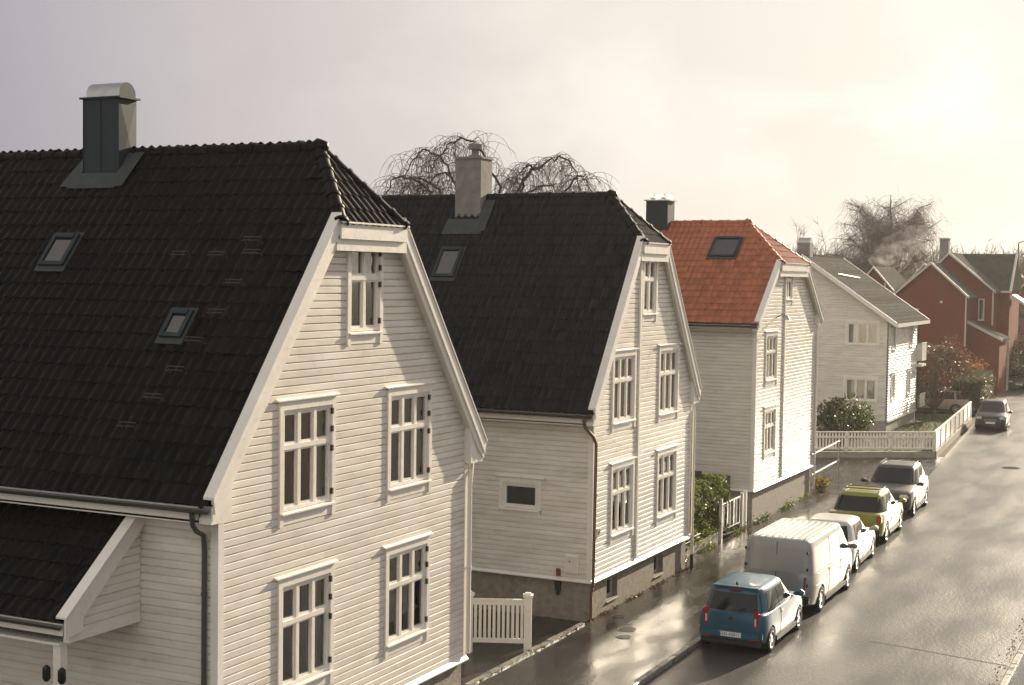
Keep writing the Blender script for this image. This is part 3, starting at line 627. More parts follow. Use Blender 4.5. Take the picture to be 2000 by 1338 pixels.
# sheet-metal chimney with barrel cowl
ch = empty('chimney', (21.3, 19.1, 10.0), H1)
cx0, cx1, cy0, cy1 = 21.08, 21.56, 18.65, 19.53
mb = MB(); mb.box(cx0, cx1, cy0, cy1, 9.9, 11.75); mb.build('shaft', 'dark_zinc', ch)
mb = MB(); ca, cb_ = Vector((cx0+.004, cy0-.002, 10.3)), Vector((cx1-.004, cy0-.002, 11.74)); cen = Vector(((cx0+cx1)/2, cy0-.016, 11.05))   # cross-broken sheet on the street side
mb.add([ca, (cb_.x, ca.y, ca.z), cb_, (ca.x, ca.y, cb_.z), cen], [(0, 1, 4), (1, 2, 4), (2, 3, 4), (3, 0, 4)]); mb.build('side_sheet', 'dark_zinc', ch, fix=False)
for yy in (cy0-0.004, (cy0+cy1)/2, cy1-0.012):      # standing seams on the sheet facing the camera
    mb = MB(); mb.box(cx0-0.012, cx0-0.001, yy, yy+0.016, 10.25, 11.74); mb.build('seam', 'dark_zinc', ch)
mb = MB(); mb.box(cx0-0.05, cx1+0.05, cy0-0.06, cy1+0.06, 11.75, 11.785); mb.build('flange', 'dark_zinc', ch)
rows = []; xm = (cx0+cx1)/2; hw_ = (cx1-cx0)/2*0.96
for yy in (cy0+0.01, cy1-0.06): rows.append([(xm-hw_*math.cos(math.pi*k/16), yy, 11.786+0.05*(0 < k < 16)+0.23*math.sin(math.pi*k/16)) for k in range(17)])
mb = MB(); mb.grid(rows); o = mb.build('cowl', 'zinc', ch, smooth=True, fix=False)
for r_ in rows:
    mb = MB(); mb.add(r_, [tuple(range(17))]); mb.build('cowl_end', 'dark_zinc', ch, fix=False)
# lead apron: a sheet lying on the slope around the shaft
ang1 = math.atan(sl1)
Fc = slope_frame((21.09, 19.09, rz1(21.09)), (0, -1, 0), (math.cos(ang1), 0, math.sin(ang1)))
mb = MB(); mb.add([Fc @ Vector(p) for p in ((-0.58, -0.36, 0.09), (0.56, -0.36, 0.09), (0.50, 0.02, 0.095), (-0.50, 0.02, 0.095))], [(0, 1, 2, 3)])
mb.add([Fc @ Vector(p) for p in ((0.43, -0.35, 0.092), (0.72, -0.30, 0.092), (0.84, 0.52, 0.10), (0.44, 0.52, 0.10))], [(0, 1, 2, 3)])
mb.add([Fc @ Vector(p) for p in ((-0.44, -0.35, 0.092), (-0.44, 0.45, 0.10), (-0.60, 0.45, 0.10), (-0.80, -0.30, 0.092))], [(0, 1, 2, 3)])
mb.build('flashing', 'lead', ch, fix=False)
# roof steps: bent steel brackets leading to the ridge and across to the chimney
def roof_pt(rz_, x, y, off): return Vector((x, y, rz_(x))) + Vector((-math.sin(ang1), 0, math.cos(ang1)))*off
STEPS = [(17.75, 15.43), (18.09, 15.20), (18.42, 15.02), (18.78, 14.93), (19.13, 14.75), (19.51, 14.70), (19.87, 16.12), (19.87, 15.33), (19.90, 14.62), (20.07, 14.75)]
for (sx, sy) in STEPS:
    mb = MB(); h = 0.17
    a0, a1 = roof_pt(rz1, sx, sy+h, 0.06), roof_pt(rz1, sx, sy-h, 0.06); b0, b1 = a0+Vector((-0.12, 0, 0.06)), a1+Vector((-0.12, 0, 0.06))
    mb.tube([a0, b0, b1, a1], 0.007, 6); mb.tube([a0+Vector((0.02, 0, 0.0)), b0+Vector((0.05, 0, 0.055)), b1+Vector((0.05, 0, 0.055)), a1+Vector((0.02, 0, 0))], 0.008, 6)
    mb.build('roof_step', 'gutter_grey', roof1)
skylight(roof1, H1, rz1, sl1, 21.45, 19.95, 18.98, 0.60, 0.72, label='upper skylight below the metal chimney'); skylight(roof1, H1, rz1, sl1, 21.45, 19.0, 15.50, 0.46, 0.56, label='lower skylight beside the roof steps')

# ------------------------------------------------------------------ house two
h2_w = [W3(34.05, 4.86, 6.50, 1.40, curtains=1, label='upper window closer to the camera'), W3(37.36, 4.82, 6.52, 1.40, curtains=1, label='upper window farther along the gable'),
        W3(34.05, 2.02, 3.66, 1.40, curtains=1, label='ground floor window beside the middle pipe, closer side'), W3(37.36, 2.0, 3.66, 1.40, curtains=1, label='ground floor window, farther side'),
        ((35.77, 7.58, 8.98, 0.90), dict(ncol=2, header=False, curtains=3, label='attic window'))]
h2_s = [((15.48, 2.70, 3.33, 0.98), dict(ncol=1, rows=1, legs=False, header=True, label='small single-pane side window'))]
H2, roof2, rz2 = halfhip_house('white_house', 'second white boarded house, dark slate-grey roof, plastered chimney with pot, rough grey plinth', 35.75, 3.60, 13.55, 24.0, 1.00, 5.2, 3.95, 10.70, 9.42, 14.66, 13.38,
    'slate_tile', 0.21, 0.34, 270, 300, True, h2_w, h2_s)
sl2 = (10.70-5.2)/3.95
# plinth with recessed cellar windows
bw = [(33.30, 34.04, 0.34, 0.86), (36.70, 37.42, 0.34, 0.86)]
mb = MB(); xs_ = [32.2, 33.30, 34.04, 36.70, 37.42, 39.30]
for i in range(5):
    if i in (1, 3): mb.box(xs_[i], xs_[i+1], 13.60, 13.9, -0.05, 0.34); mb.box(xs_[i], xs_[i+1], 13.60, 13.9, 0.86, 1.0)
    else: mb.box(xs_[i], xs_[i+1], 13.60, 13.9, -0.05, 1.0)
mb.box(32.2, 39.3, 13.9, 24, -0.05, 0.995); mb.build('plinth', 'plinth', H2)
for (a, b, za, zb) in bw:
    W = empty('cellar_window', ((a+b)/2, 13.75, za), H2); G2 = PL('Y', 13.80)
    mb = MB(); G2.box(mb, a, a+0.06, 0, 0.05, za, zb); G2.box(mb, b-0.06, b, 0, 0.05, za, zb); G2.box(mb, a+0.06, b-0.06, 0, 0.048, za, za+0.07); G2.box(mb, a+0.06, b-0.06, 0, 0.048, zb-0.06, zb); G2.box(mb, (a+b)/2-0.03, (a+b)/2+0.03, 0, 0.047, za+0.07, zb-0.06)
    mb.build('frame', 'pale_trim', W)
    mb = MB(); mb.box(a+0.06, b-0.06, 13.775, 13.78, za+0.07, zb-0.06); mb.build('pane', 'glass', W)
    mb = MB(); mb.box(a+0.06, b-0.06, 13.83, 13.89, za+0.07, zb-0.06); mb.build('room', 'room', W)
    mb = MB(); mb.prism([(a-0.02, 13.56, za-0.05), (a-0.02, 13.80, za-0.05), (a-0.02, 13.80, za+0.0), (a-0.02, 13.56, za-0.03)], (b-a+0.04, 0, 0)); mb.build('sill', 'concrete', W)
# pipes: brown pipe with swan neck at the near corner, middle pipe board, pale pipe at the far corner
pipe(H2, [(31.80, 13.66, 5.05), (31.84, 13.62, 4.85), (32.02, 13.48, 4.62), (32.10, 13.44, 4.45), (32.10, 13.44, 4.2), (32.10, 13.46, 0.95), (32.12, 13.52, 0.75), (32.12, 13.52, 0.12)], 0.04, 'copper_pipe', brackets=[(32.10, 13.44, 3.2), (32.10, 13.45, 1.6)])
mb = MB(); mb.box(35.02, 35.13, 13.47, 13.52, 1.12, 9.05); mb.build('cover_board', 'white_trim', H2)
pipe(H2, [(39.68, 13.58, 5.0), (39.60, 13.54, 4.82), (39.46, 13.46, 4.62), (39.46, 13.46, 4.3), (39.46, 13.46, 0.45)], 0.042, 'white_pipe', brackets=[(39.46, 13.46, 3.0)])
pipe(H2, [(39.46, 13.46, 0.5), (39.46, 13.46, 0.1)], 0.05, 'black_iron', name='pipe_shoe')
# meter cupboard, small box, cable box, wall lamp on the side wall
S2 = PL('X', 32.15)
mb = MB(); S2.box(mb, 13.84, 14.20, 0.02, 0.10, 1.22, 1.66); o = mb.build('meter_cupboard', 'white_trim', H2)
mb = MB(); S2.box(mb, 13.87, 14.17, 0.10, 0.108, 1.25, 1.63); mb.build('door', 'white_board', o)
mb = MB(); S2.box(mb, 14.06, 14.085, 0.108, 0.118, 1.50, 1.53); mb.build('lock', 'black_iron', o)
mat('red_box', (0.14, 0.055, 0.04), 0.5)
mb = MB(); S2.box(mb, 14.34, 14.44, 0.02, 0.09, 1.12, 1.30); mb.build('alarm_box', 'red_box', H2)
mb = MB(); S2.box(mb, 14.36, 14.50, -0.05, 0.02, 0.72, 0.96); S2.box(mb, 14.39, 14.47, -0.05, 0.0, 0.62, 0.72); mb.build('cable_box', 'black_iron', H2)
G2 = PL('Y', 13.55); mb = MB(); G2.box(mb, 32.42, 32.60, 0.03, 0.06, 2.12, 2.32); o = mb.build('house_number', 'white_trim', H2)
mb = MB(); G2.box(mb, 32.45, 32.57, 0.06, 0.064, 2.15, 2.29); mb.build('plate', 'gutter_grey', o)
skylight(roof2, H2, rz2, sl2, 35.75, 34.38, 18.82, 0.66, 0.98, label='narrow skylight on the shaded slope')
# chimney
ch = empty('chimney', (35.6, 18.75, 9.8), H2)
mb = MB(); mb.box(35.30, 35.98, 18.36, 19.16, 9.6, 11.74); mb.box(35.27, 36.01, 18.33, 19.19, 11.74, 11.80); mb.build('shaft', 'chimney_render', ch)
mb = MB(); mb.tube([(35.64, 18.72, 11.80), (35.64, 18.72, 11.86)], 0.17, 12); mb.tube([(35.64, 18.72, 11.86), (35.64, 18.72, 12.02)], 0.11, 12); mb.tube([(35.64, 18.72, 12.02), (35.64, 18.72, 12.16)], 0.20, 12); mb.tube([(35.64, 18.72, 12.16), (35.64, 18.72, 12.22)], [0.20, 0.05], 12); mb.build('pot', 'chimney_render', ch)
ang2 = math.atan(sl2); Fc = slope_frame((35.2, 18.76, rz2(35.2)), (0, -1, 0), (math.cos(ang2), 0, math.sin(ang2)))
mb = MB(); mb.add([Fc @ Vector(p) for p in ((-0.62, -0.42, 0.08), (0.62, -0.42, 0.08), (0.55, 0.10, 0.09), (-0.55, 0.10, 0.09))], [(0, 1, 2, 3)])
mb.add([Fc @ Vector(p) for p in ((0.40, -0.40, 0.085), (0.70, -0.30, 0.085), (0.74, 0.75, 0.10), (0.40, 0.75, 0.10))], [(0, 1, 2, 3)]); mb.build('flashing', 'lead', ch, fix=False)

# ------------------------------------------------------------------ house three (red tiles)
h3_w = [((49.45, 5.00, 6.52, 1.30), dict(ncol=3, label='upper window')), ((49.45, 2.42, 3.88, 1.30), dict(ncol=3, label='lower window')),
        ((51.55, 7.82, 8.90, 0.85), dict(ncol=2, header=False, label='attic window'))]
H3, roof3, rz3 = halfhip_house('white_house', 'third white house with orange-red tile roof and two bright cowls on its chimney', 51.65, 4.0, 14.1, 24.0, 1.20, 6.98, 4.42, 10.60, 9.10, 15.70, 13.9,
    'red_tile', 0.21, 0.34, 270, 0, False, h3_w, side_single=False)
sl3 = (10.6-6.98)/4.42
mb = MB(); mb.box(47.75, 55.6, 14.14, 24, -0.05, 1.2); mb.build('plinth', 'render_plaster', H3)
mb = MB(); mb.box(51.0, 51.1, 14.02, 14.07, 1.3, 8.9); mb.build('cover_board', 'white_trim', H3)
pipe(H3, [(55.9, 14.1, 6.85), (55.75, 14.05, 6.6), (55.7, 14.02, 6.4), (55.7, 14.02, 0.3)], 0.045, 'white_pipe')
skylight(roof3, H3, rz3, sl3, 51.65, 50.42, 16.14, 1.02, 1.12, blind=True, label='skylight with a pale blind')
ch = empty('chimney', (51.5, 19.1, 10), H3)
mb = MB(); mb.box(51.2, 51.95, 18.68, 19.55, 9.6, 11.42); mb.build('shaft', 'dark_zinc', ch)
mb = MB(); mb.box(51.15, 52.0, 18.60, 19.62, 11.42, 11.46); mb.build('flange', 'zinc', ch)
for yy in (18.88, 19.32):
    rows = [[(x, yy-0.16*math.cos(math.pi*k/12), 11.46+0.24*math.sin(math.pi*k/12)) for k in range(13)] for x in (51.25, 51.9)]
    mb = MB(); mb.grid(rows); mb.build('cowl', 'zinc', ch, smooth=True, fix=False)
mb = MB(); mb.tube([(49.9, 14.06, 7.15), (49.75, 13.80, 7.28), (49.7, 13.62, 7.22)], 0.02, 6); o = mb.build('lamp_arm', 'gutter_grey', H3)
mb = MB(); mb.tube([(49.7, 13.62, 7.26), (49.7, 13.60, 7.10)], [0.05, 0.14], 10); mb.build('lamp_shade', 'zinc', o)

# ------------------------------------------------------------------ house four: gable towards the camera, roof falling to the street
H4 = empty('white_house', (80.7, 16.3, 0)); tag(H4, 'fourth white house behind the picket fence, plain grey shingle roof sloping to the street', 'house')
y0, x0, x1 = 16.3, 80.7, 89.2; zE, yR, zR = 6.55, 21.2, 9.95; s4 = (zR-zE)/(yR-y0)
X4 = PL('X', x0); Y4 = PL('Y', y0)
ops = [window(H4, X4, 17.75, 4.95, 6.15, 1.72, ncol=3, rows=1, header=False, curtains=4, legs=False, label='upper gable window, one light curtained'), window(H4, X4, 17.78, 1.82, 3.02, 1.72, ncol=3, rows=1, header=False, curtains=2, legs=False, label='lower gable window behind the bush')]
clad(H4, X4, 0.7, 9.9, lambda z: max(y0, y0 + (z-zE+0.1)/s4), lambda z: min(2*yR-y0, 2*yR-y0-(z-zE+0.1)/s4), ops, single=False, pitch=0.15)
ops = [window(H4, Y4, 82.0, 4.7, 6.0, 0.9, ncol=2, rows=1, header=False, legs=False), window(H4, Y4, 87.0, 4.7, 6.0, 0.9, ncol=2, rows=1, header=False, legs=False), window(H4, Y4, 82.0, 1.9, 3.2, 0.9, ncol=2, rows=1, header=True, legs=False), window(H4, Y4, 86.6, 1.9, 3.2, 0.9, ncol=2, rows=1, header=True, legs=False)]
clad(H4, Y4, 0.7, 6.5, lambda z: x0, lambda z: x1, ops, single=False, pitch=0.15)
mb = MB(); mb.box(x0+0.02, x1, y0+0.03, 2*yR-y0, -0.05, 0.7); mb.build('plinth', 'render_plaster', H4)
for (a, b) in ((x0-0.03, y0-0.03), (x1-0.08, y0-0.03)):
    mb = MB(); mb.box(a, a+0.11, b, b+0.11, 0.7, 6.5); mb.build('corner_board', 'white_trim', H4)
mb = MB(); mb.box(x0-0.06, x1+0.06, y0-0.08, y0, 0.64, 0.74); mb.build('water_table', 'white_trim', H4)
# roof slab of shingle courses, street slope and rear slope
def r4(y): return zR - s4*abs(y-yR)
ov = 0.55
mb = MB(); mb.add([(x0-0.5, y0-ov, r4(y0-ov)), (x1+0.8, y0-ov, r4(y0-ov)), (x1+0.8, yR, zR), (x0-0.5, yR, zR), (x0-0.5, 2*yR-y0+ov, r4(y0-ov)), (x1+0.8, 2*yR-y0+ov, r4(y0-ov))], [(0, 1, 2, 3), (3, 2, 5, 4)])
rf4 = mb.build('roof', 'grey_shingle', H4, fix=False)
ncr = 22
for i in range(ncr):
    ya, yb_ = y0-ov+(yR-y0+ov)*i/ncr, y0-ov+(yR-y0+ov)*(i+1)/ncr
    mb = MB(); mb.prism([(x0-0.52, ya, r4(ya)+0.035), (x0-0.52, ya, r4(ya)+0.01), (x0-0.52, yb_+0.05, r4(yb_+0.05)+0.005), (x0-0.52, yb_+0.05, r4(yb_+0.05)+0.012)], (x1-x0+1.34, 0, 0)); mb.build('shingle_course', 'grey_shingle', rf4)
for xx in (x0-0.56, x1+0.8):
    mb = MB(); mb.prism([(xx, y0-ov, r4(y0-ov)+0.05), (xx, yR, zR+0.05), (xx, yR, zR-0.22), (xx, y0-ov, r4(y0-ov)-0.22)], (0.05, 0, 0)); mb.build('bargeboard', 'white_trim', H4)
mb = MB(); mb.box(x0-0.5, x1+0.8, y0-ov-0.04, y0-ov, r4(y0-ov)-0.2, r4(y0-ov)+0.0); mb.build('fascia', 'white_trim', H4)
mb = MB(); mb.add([(x0-0.5, y0-ov, r4(y0-ov)-0.2), (x1+0.8, y0-ov, r4(y0-ov)-0.2), (x1+0.8, y0, r4(y0)-0.25), (x0-0.5, y0, r4(y0)-0.25)], [(0, 1, 2, 3)]); mb.build('eave_soffit', 'white_trim', H4, fix=False)
ridge_row(rf4, 'grey_shingle', (x0-0.5, yR, zR), (x1+0.8, yR, zR), 0.09, 0.5)
mb = MB(); mb.tube([(x0+1.2, 19.5, r4(19.5)+0.12), (x0+5.4, 19.2, r4(19.2)+0.12)], 0.035, 6); mb.build('snow_rail', 'zinc', rf4)
ch = empty('chimney', (81.6, 21.4, 9.5), H4)
mb = MB(); mb.box(81.3, 82.0, 21.0, 21.75, 9.2, 10.65); mb.build('shaft', 'chimney_render', ch)
rows = [[(81.65-0.3*math.cos(math.pi*k/12), yy, 10.65+0.30*math.sin(math.pi*k/12)) for k in range(13)] for yy in (21.02, 21.72)]
mb = MB(); mb.grid(rows)
for r_ in rows: mb.add(r_, [tuple(range(13))])
mb.build('cowl', 'zinc', ch, smooth=True, fix=False, angle=40)
# balcony at the far street corner
mb = MB(); mb.box(x1-0.2, x1+1.2, y0-0.35, y0+1.2, 3.35, 3.5); o = mb.build('balcony', 'white_trim', H4)
mb = MB(); mb.box(x1-0.2, x1+1.2, y0-0.35, y0-0.30, 3.7, 4.75); mb.box(x1-0.2, x1-0.15, y0-0.30, y0, 3.7, 4.75); mb.build('railing', 'white_board', o)
mb = MB(); mb.box(x1-0.2, x1+1.2, y0-0.38, y0-0.28, 4.752, 4.80); mb.build('handrail', 'white_trim', o)
mb = MB(); mb.box(x1-0.2, x1+1.2, y0-0.35, y0-0.28, 0.9, 1.7); mb.build('lower_railing', 'white_board', H4)
pipe(H4, [(x1+0.05, y0-0.06, 6.3), (x1+0.05, y0-0.06, 0.2)], 0.05, 'black_iron')

# ------------------------------------------------------------------ red brick houses beyond
def gable_block(H, x, ya, yb_, zb, ze, ym, zp, depth, wall_m, roof_m, ov=0.25, nm='wall'):
    """gable facing the camera at x from ya..yb_ (ya street side), eaves ze, ridge ym,zp; runs back by depth"""
    mb = MB(); mb.prism([(x, ya, zb), (x, yb_, zb), (x, yb_, ze), (x, ym, zp), (x, ya, ze)], (depth, 0, 0)); mb.build(nm, wall_m, H)
    for (yy, s) in ((ya, -1), (yb_, 1)):
        sl_ = (zp-ze)/abs(ym-yy); y2 = yy+s*ov; z2 = ze-sl_*ov
        mb = MB(); mb.prism([(x-0.3, y2, z2+0.03), (x-0.3, ym, zp+0.03), (x-0.3, ym, zp+0.15), (x-0.3, y2, z2+0.15)], (depth+0.6, 0, 0)); mb.build('roof', roof_m, H)
        mb = MB(); mb.prism([(x-0.34, y2, z2-0.02), (x-0.34, ym, zp-0.02), (x-0.34, ym, zp+0.18), (x-0.34, y2, z2+0.18)], (0.036, 0, 0)); mb.build('bargeboard', 'pale_trim', H)
def simple_window(H, pl, u, z, wd, ht, ncol=1):
    W = empty('window', pl.p(u, 0, z), H); mb = MB(); f = 0.09
    pl.box(mb, u-wd/2, u-wd/2+f, -0.05, 0.05, z, z+ht); pl.box(mb, u+wd/2-f, u+wd/2, -0.05, 0.05, z, z+ht); pl.box(mb, u-wd/2+f, u+wd/2-f, -0.05, 0.048, z, z+f); pl.box(mb, u-wd/2+f, u+wd/2-f, -0.05, 0.048, z+ht-f, z+ht)
    for k in range(1, ncol): uu = u-wd/2+wd*k/ncol; pl.box(mb, uu-0.04, uu+0.04, -0.05, 0.046, z+f, z+ht-f)
    mb.build('frame', 'pale_trim', W)
    mb = MB(); pl.box(mb, u-wd/2+f, u+wd/2-f, 0.01, 0.015, z+f, z+ht-f); mb.build('pane', 'glass', W)
    mb = MB(); pl.box(mb, u-wd/2+f, u+wd/2-f, -0.02, 0.004, z+f, z+ht-f); mb.build('room', 'room', W)
HX = 112.0
H5 = empty('brick_house', (HX, 19.5, 0)); tag(H5, 'red brick house with two stepped gables and a mossy green roof', 'house')
gable_block(H5, HX, 16.95, 22.2, -0.05, 7.5, 19.55, 9.85, 7.0, 'brick', 'grey_shingle')
gable_block(H5, HX+4.0, 15.55, 21.5, -0.05, 7.9, 18.9, 10.7, 9.0, 'brick', 'grey_shingle', nm='rear_wall')
# cross wing with green slope towards the camera
mb = MB(); mb.box(HX+7.0, HX+13, 14.7, 19.0, -0.05, 7.9); mb.build('wing_wall', 'brick', H5)
mb = MB(); mb.prism([(HX+6.6, 14.55, 7.85), (HX+9.8, 14.55, 10.75), (HX+13.2, 14.55, 7.85)], (0, 5.0, 0)); mb.build('wing_roof', 'green_roof', H5)
mb = MB(); mb.prism([(HX+6.5, 14.5, 7.75), (HX+9.8, 14.5, 10.75), (HX+9.8, 14.5, 11.0), (HX+6.3, 14.5, 7.85)], (0, 0.16, 0)); mb.build('bargeboard', 'pale_trim', H5)
mb = MB(); mb.box(HX+6.4, HX+6.55, 14.5, 16.1, 7.72, 7.88); mb.build('gutter', 'pale_trim', H5)
ridge_row(H5, 'grey_shingle', (HX+9.8, 19.5, 10.75), (HX+9.8, 14.6, 10.75), 0.14, 0.5)
# lean-to in front and small annex
mb = MB(); mb.prism([(HX+1.0, 17.0, 5.6), (HX+1.0, 14.4, 4.25), (HX+1.0, 14.4, 4.10), (HX+1.0, 17.0, 5.42)], (4.5, 0, 0)); mb.build('lean_to_roof', 'grey_shingle', H5)
mb = MB(); mb.prism([(HX+0.94, 17.0, 5.66), (HX+0.94, 14.35, 4.30), (HX+0.94, 14.35, 4.08), (HX+0.94, 17.0, 5.42)], (0.05, 0, 0)); mb.build('bargeboard', 'pale_trim', H5)
mb = MB(); mb.prism([(HX+1.1, 16.94, -0.05), (HX+1.1, 14.6, -0.05), (HX+1.1, 14.6, 4.2), (HX+1.1, 16.94, 5.4)], (4.2, 0, 0)); mb.build('lean_to_wall', 'brick', H5)
gable_block(H5, HX-4.0, 18.0, 21.6, -0.05, 2.85, 19.9, 3.9, 3.9, 'brick', 'grey_shingle', nm='annex_wall')
X5 = PL('X', HX)
simple_window(H5, X5, 20.9, 5.6, 0.95, 0.85); simple_window(H5, X5, 18.75, 2.95, 0.8, 0.75); simple_window(H5, PL('X', HX+4.0), 16.4, 5.55, 0.45, 1.7)
mb = MB(); mb.tube([(HX-0.02, 18.75, 7.0), (HX-0.08, 18.75, 7.0)], 0.1, 10); mb.build('vent', 'pale_trim', H5)
mb = MB(); mb.box(HX-0.05, HX+0.03, 16.9, 17.0, 3.6, 7.4); mb.box(HX+3.92, HX+4.02, 15.5, 15.6, 5.2, 7.8); mb.build('downpipe', 'pale_trim', H5)
mb = MB(); mb.prism([(HX+6.9, 14.5, 7.6), (HX+6.9, 13.5, 6.95), (HX+6.9, 13.5, 6.75), (HX+6.9, 14.5, 7.25)], (2.5, 0, 0)); mb.build('canopy', 'pale_trim', H5)
for yy in (14.95, 14.6):
    mb = MB(); mb.box(HX+6.9-0.05, HX+6.95, yy, yy+0.16, 0, 4.0); mb.build('porch_post', 'pale_trim', H5)
ch = empty('chimney', (HX+9, 18.4, 9), H5)
mb = MB(); mb.box(HX+8.6, HX+9.4, 19.75, 20.45, 9.0, 12.0); mb.build('shaft', 'chimney_render', ch)
mb = MB(); mb.box(HX+8.5, HX+9.5, 19.68, 20.52, 12.0, 12.12); mb.build('cap', 'pale_trim', ch)
# further houses
H6 = empty('brick_house', (124, 27, 0)); tag(H6, 'brown-red steep-roofed house in front of the big weeping birch', 'house')
gable_block(H6, 122, 23.2, 28.6, -0.05, 6.4, 26.0, 9.6, 8, 'brick', 'grey_shingle')
mb = MB(); mb.box(121.9, 122.0, 25.0, 25.1, 6.9, 8.4); mb.build('downpipe', 'pale_trim', H6)
H7 = empty('cream_house', (128, 22.8, 0)); tag(H7, 'cream rendered house gable half hidden by chimney smoke', 'house')
gable_block(H7, 128, 20.5, 25.2, -0.05, 7.4, 22.9, 10.0, 8, 'render_plaster', 'grey_shingle'); simple_window(H7, PL('X', 128), 22.0, 8.0, 0.8, 1.1, 2)
H8 = empty('rust_house', (160, 18.5, 0)); tag(H8, 'rust-coloured house wall at the right edge behind the street lamp', 'house')
gable_block(H8, 160, 12.5, 18.6, -0.05, 8.0, 15.5, 11.0, 9, 'brick', 'red_tile'); simple_window(H8, PL('X', 160), 17.6, 5.4, 1.0, 1.3, 2)

# ------------------------------------------------------------------ vegetation
def leaf_mesh(name, material, C, size, seed=1, droop=0.0, aspect=0.55, org=Vector((0, 0, 0))):
    """C: (n,3) leaf centres -> folded little quads"""
    r_ = np.random.default_rng(seed); n = len(C)
    a = r_.normal(size=(n, 3)); a[:, 2] -= droop; a /= np.linalg.norm(a, axis=1)[:, None]
    b = r_.normal(size=(n, 3)); b -= (b*a).sum(1)[:, None]*a; b /= np.linalg.norm(b, axis=1)[:, None]
    s = size*r_.uniform(0.6, 1.35, size=(n, 1)); 
    V = np.stack([C-a*s*0.5, C+b*s*aspect*0.5, C+a*s*0.5, C-b*s*aspect*0.5], 1).reshape(-1, 3) - np.array(org)
    me = bpy.data.meshes.new(name); me.vertices.add(4*n); me.vertices.foreach_set('co', V.astype(np.float32).ravel())
    me.loops.add(4*n); me.loops.foreach_set('vertex_index', np.arange(4*n, dtype=np.int32)); me.polygons.add(n)
    me.polygons.foreach_set('loop_start', np.arange(0, 4*n, 4, dtype=np.int32)); me.polygons.foreach_set('loop_total', np.full(n, 4, dtype=np.int32))
    me.update(); me.validate(); me.materials.append(MATS[material]); return me
def leaf_obj(name, material, C, size, parent, seed=1, **k):
    org = ORG[parent.name]; me = leaf_mesh(name, material, np.asarray(C), size, seed, org=org, **k)
    o = bpy.data.objects.new(name, me); COL.objects.link(o); o.parent = parent; ORG[o.name] = org; return o
def grow(mb, twigs, p, d, L, r_, depth, rn, up=0.0, spread=0.6, nb=3, droop=0.0, maxd=3, seg=5, twig_n=3):
    """recursive branch; stores twig starting points"""
    pts = [p.copy()]; rad = [r_]; q = p.copy(); dd = d.copy()
    for i in range(seg):
        dd = (dd + Vector((rn.gauss(0, .13), rn.gauss(0, .13), rn.gauss(0, .10) + up - droop*(i/seg)))).normalized()
        q = q + dd*(L/seg); pts.append(q.copy()); rad.append(r_*(1-0.62*(i+1)/seg))
    mb.tube(pts, rad, 6 if depth < 2 else 4, caps=False)
    if depth >= maxd:
        for i in range(twig_n): twigs.append((pts[rn.randint(1, seg)].copy(), dd.copy()))
        return
    for i in range(nb + (1 if depth == 0 else 0)):
        k = rn.randint(max(1, seg//2), seg); base = pts[k]
        ax = Vector((rn.gauss(0, 1), rn.gauss(0, 1), rn.gauss(0, 0.5))).normalized()
        nd = (dd + ax*spread*rn.uniform(0.7, 1.3)).normalized()
        grow(mb, twigs, base, nd, L*rn.uniform(0.58, 0.8), rad[k]*0.72, depth+1, rn, up, spread, nb, droop, maxd, seg, twig_n)
def twig_set(mb, twigs, rn, n, L, r_, droop, jitter=0.35, seg=4):
    for (p, d) in twigs:
        for i in range(n):
            dd = (d + Vector((rn.gauss(0, jitter), rn.gauss(0, jitter), rn.gauss(0, jitter)))).normalized(); q = p.copy(); pts = [q.copy()]
            l = L*rn.uniform(0.5, 1.2)
            for k in range(seg):
                dd = (dd + Vector((rn.gauss(0, .08), rn.gauss(0, .08), -droop))).normalized(); q = q + dd*(l/seg); pts.append(q.copy())
            mb.tube(pts, [r_*(1-0.8*k/seg) for k in range(seg+1)], 3, caps=False)
def tree(name, label, base, hgt, seed, trunk_h=0.3, spread=0.6, up=0.05, nb=3, maxd=3, twn=3, tw=8, twL=1.0, twr=0.02, droop=0.25, tm='bark', cm_='twig', r0=None, group=None, lean=(0, 0)):
    rn = random.Random(seed); T = empty(name, base); tag(T, label, 'tree', group)
    tr = MB(); twigs = []; b = Vector(base); r0 = r0 or hgt*0.022
    top = b + Vector((lean[0], lean[1], hgt*trunk_h))
    tr.tube([b+Vector((0, 0, -0.1)), b+(top-b)*0.5, top], [r0*1.25, r0*1.05, r0*0.9], 9, caps=False)
    for i in range(5):
        a = 2*math.pi*i/5 + rn.uniform(-.4, .4); d = Vector((math.cos(a)*spread, math.sin(a)*spread, 1.0)).normalized()
        grow(tr, twigs, top - Vector((0, 0, rn.uniform(0, hgt*0.06))), d, hgt*(1-trunk_h)*0.42, r0*0.6, 1, rn, up, spread, nb, 0.0, maxd, 5, twn)
    tr.build('trunk', tm, T, smooth=True, fix=False)
    cr_ = MB(); twig_set(cr_, twigs, rn, tw, twL, twr, droop); cr_.build('crown', cm_, T, fix=False)
    return T
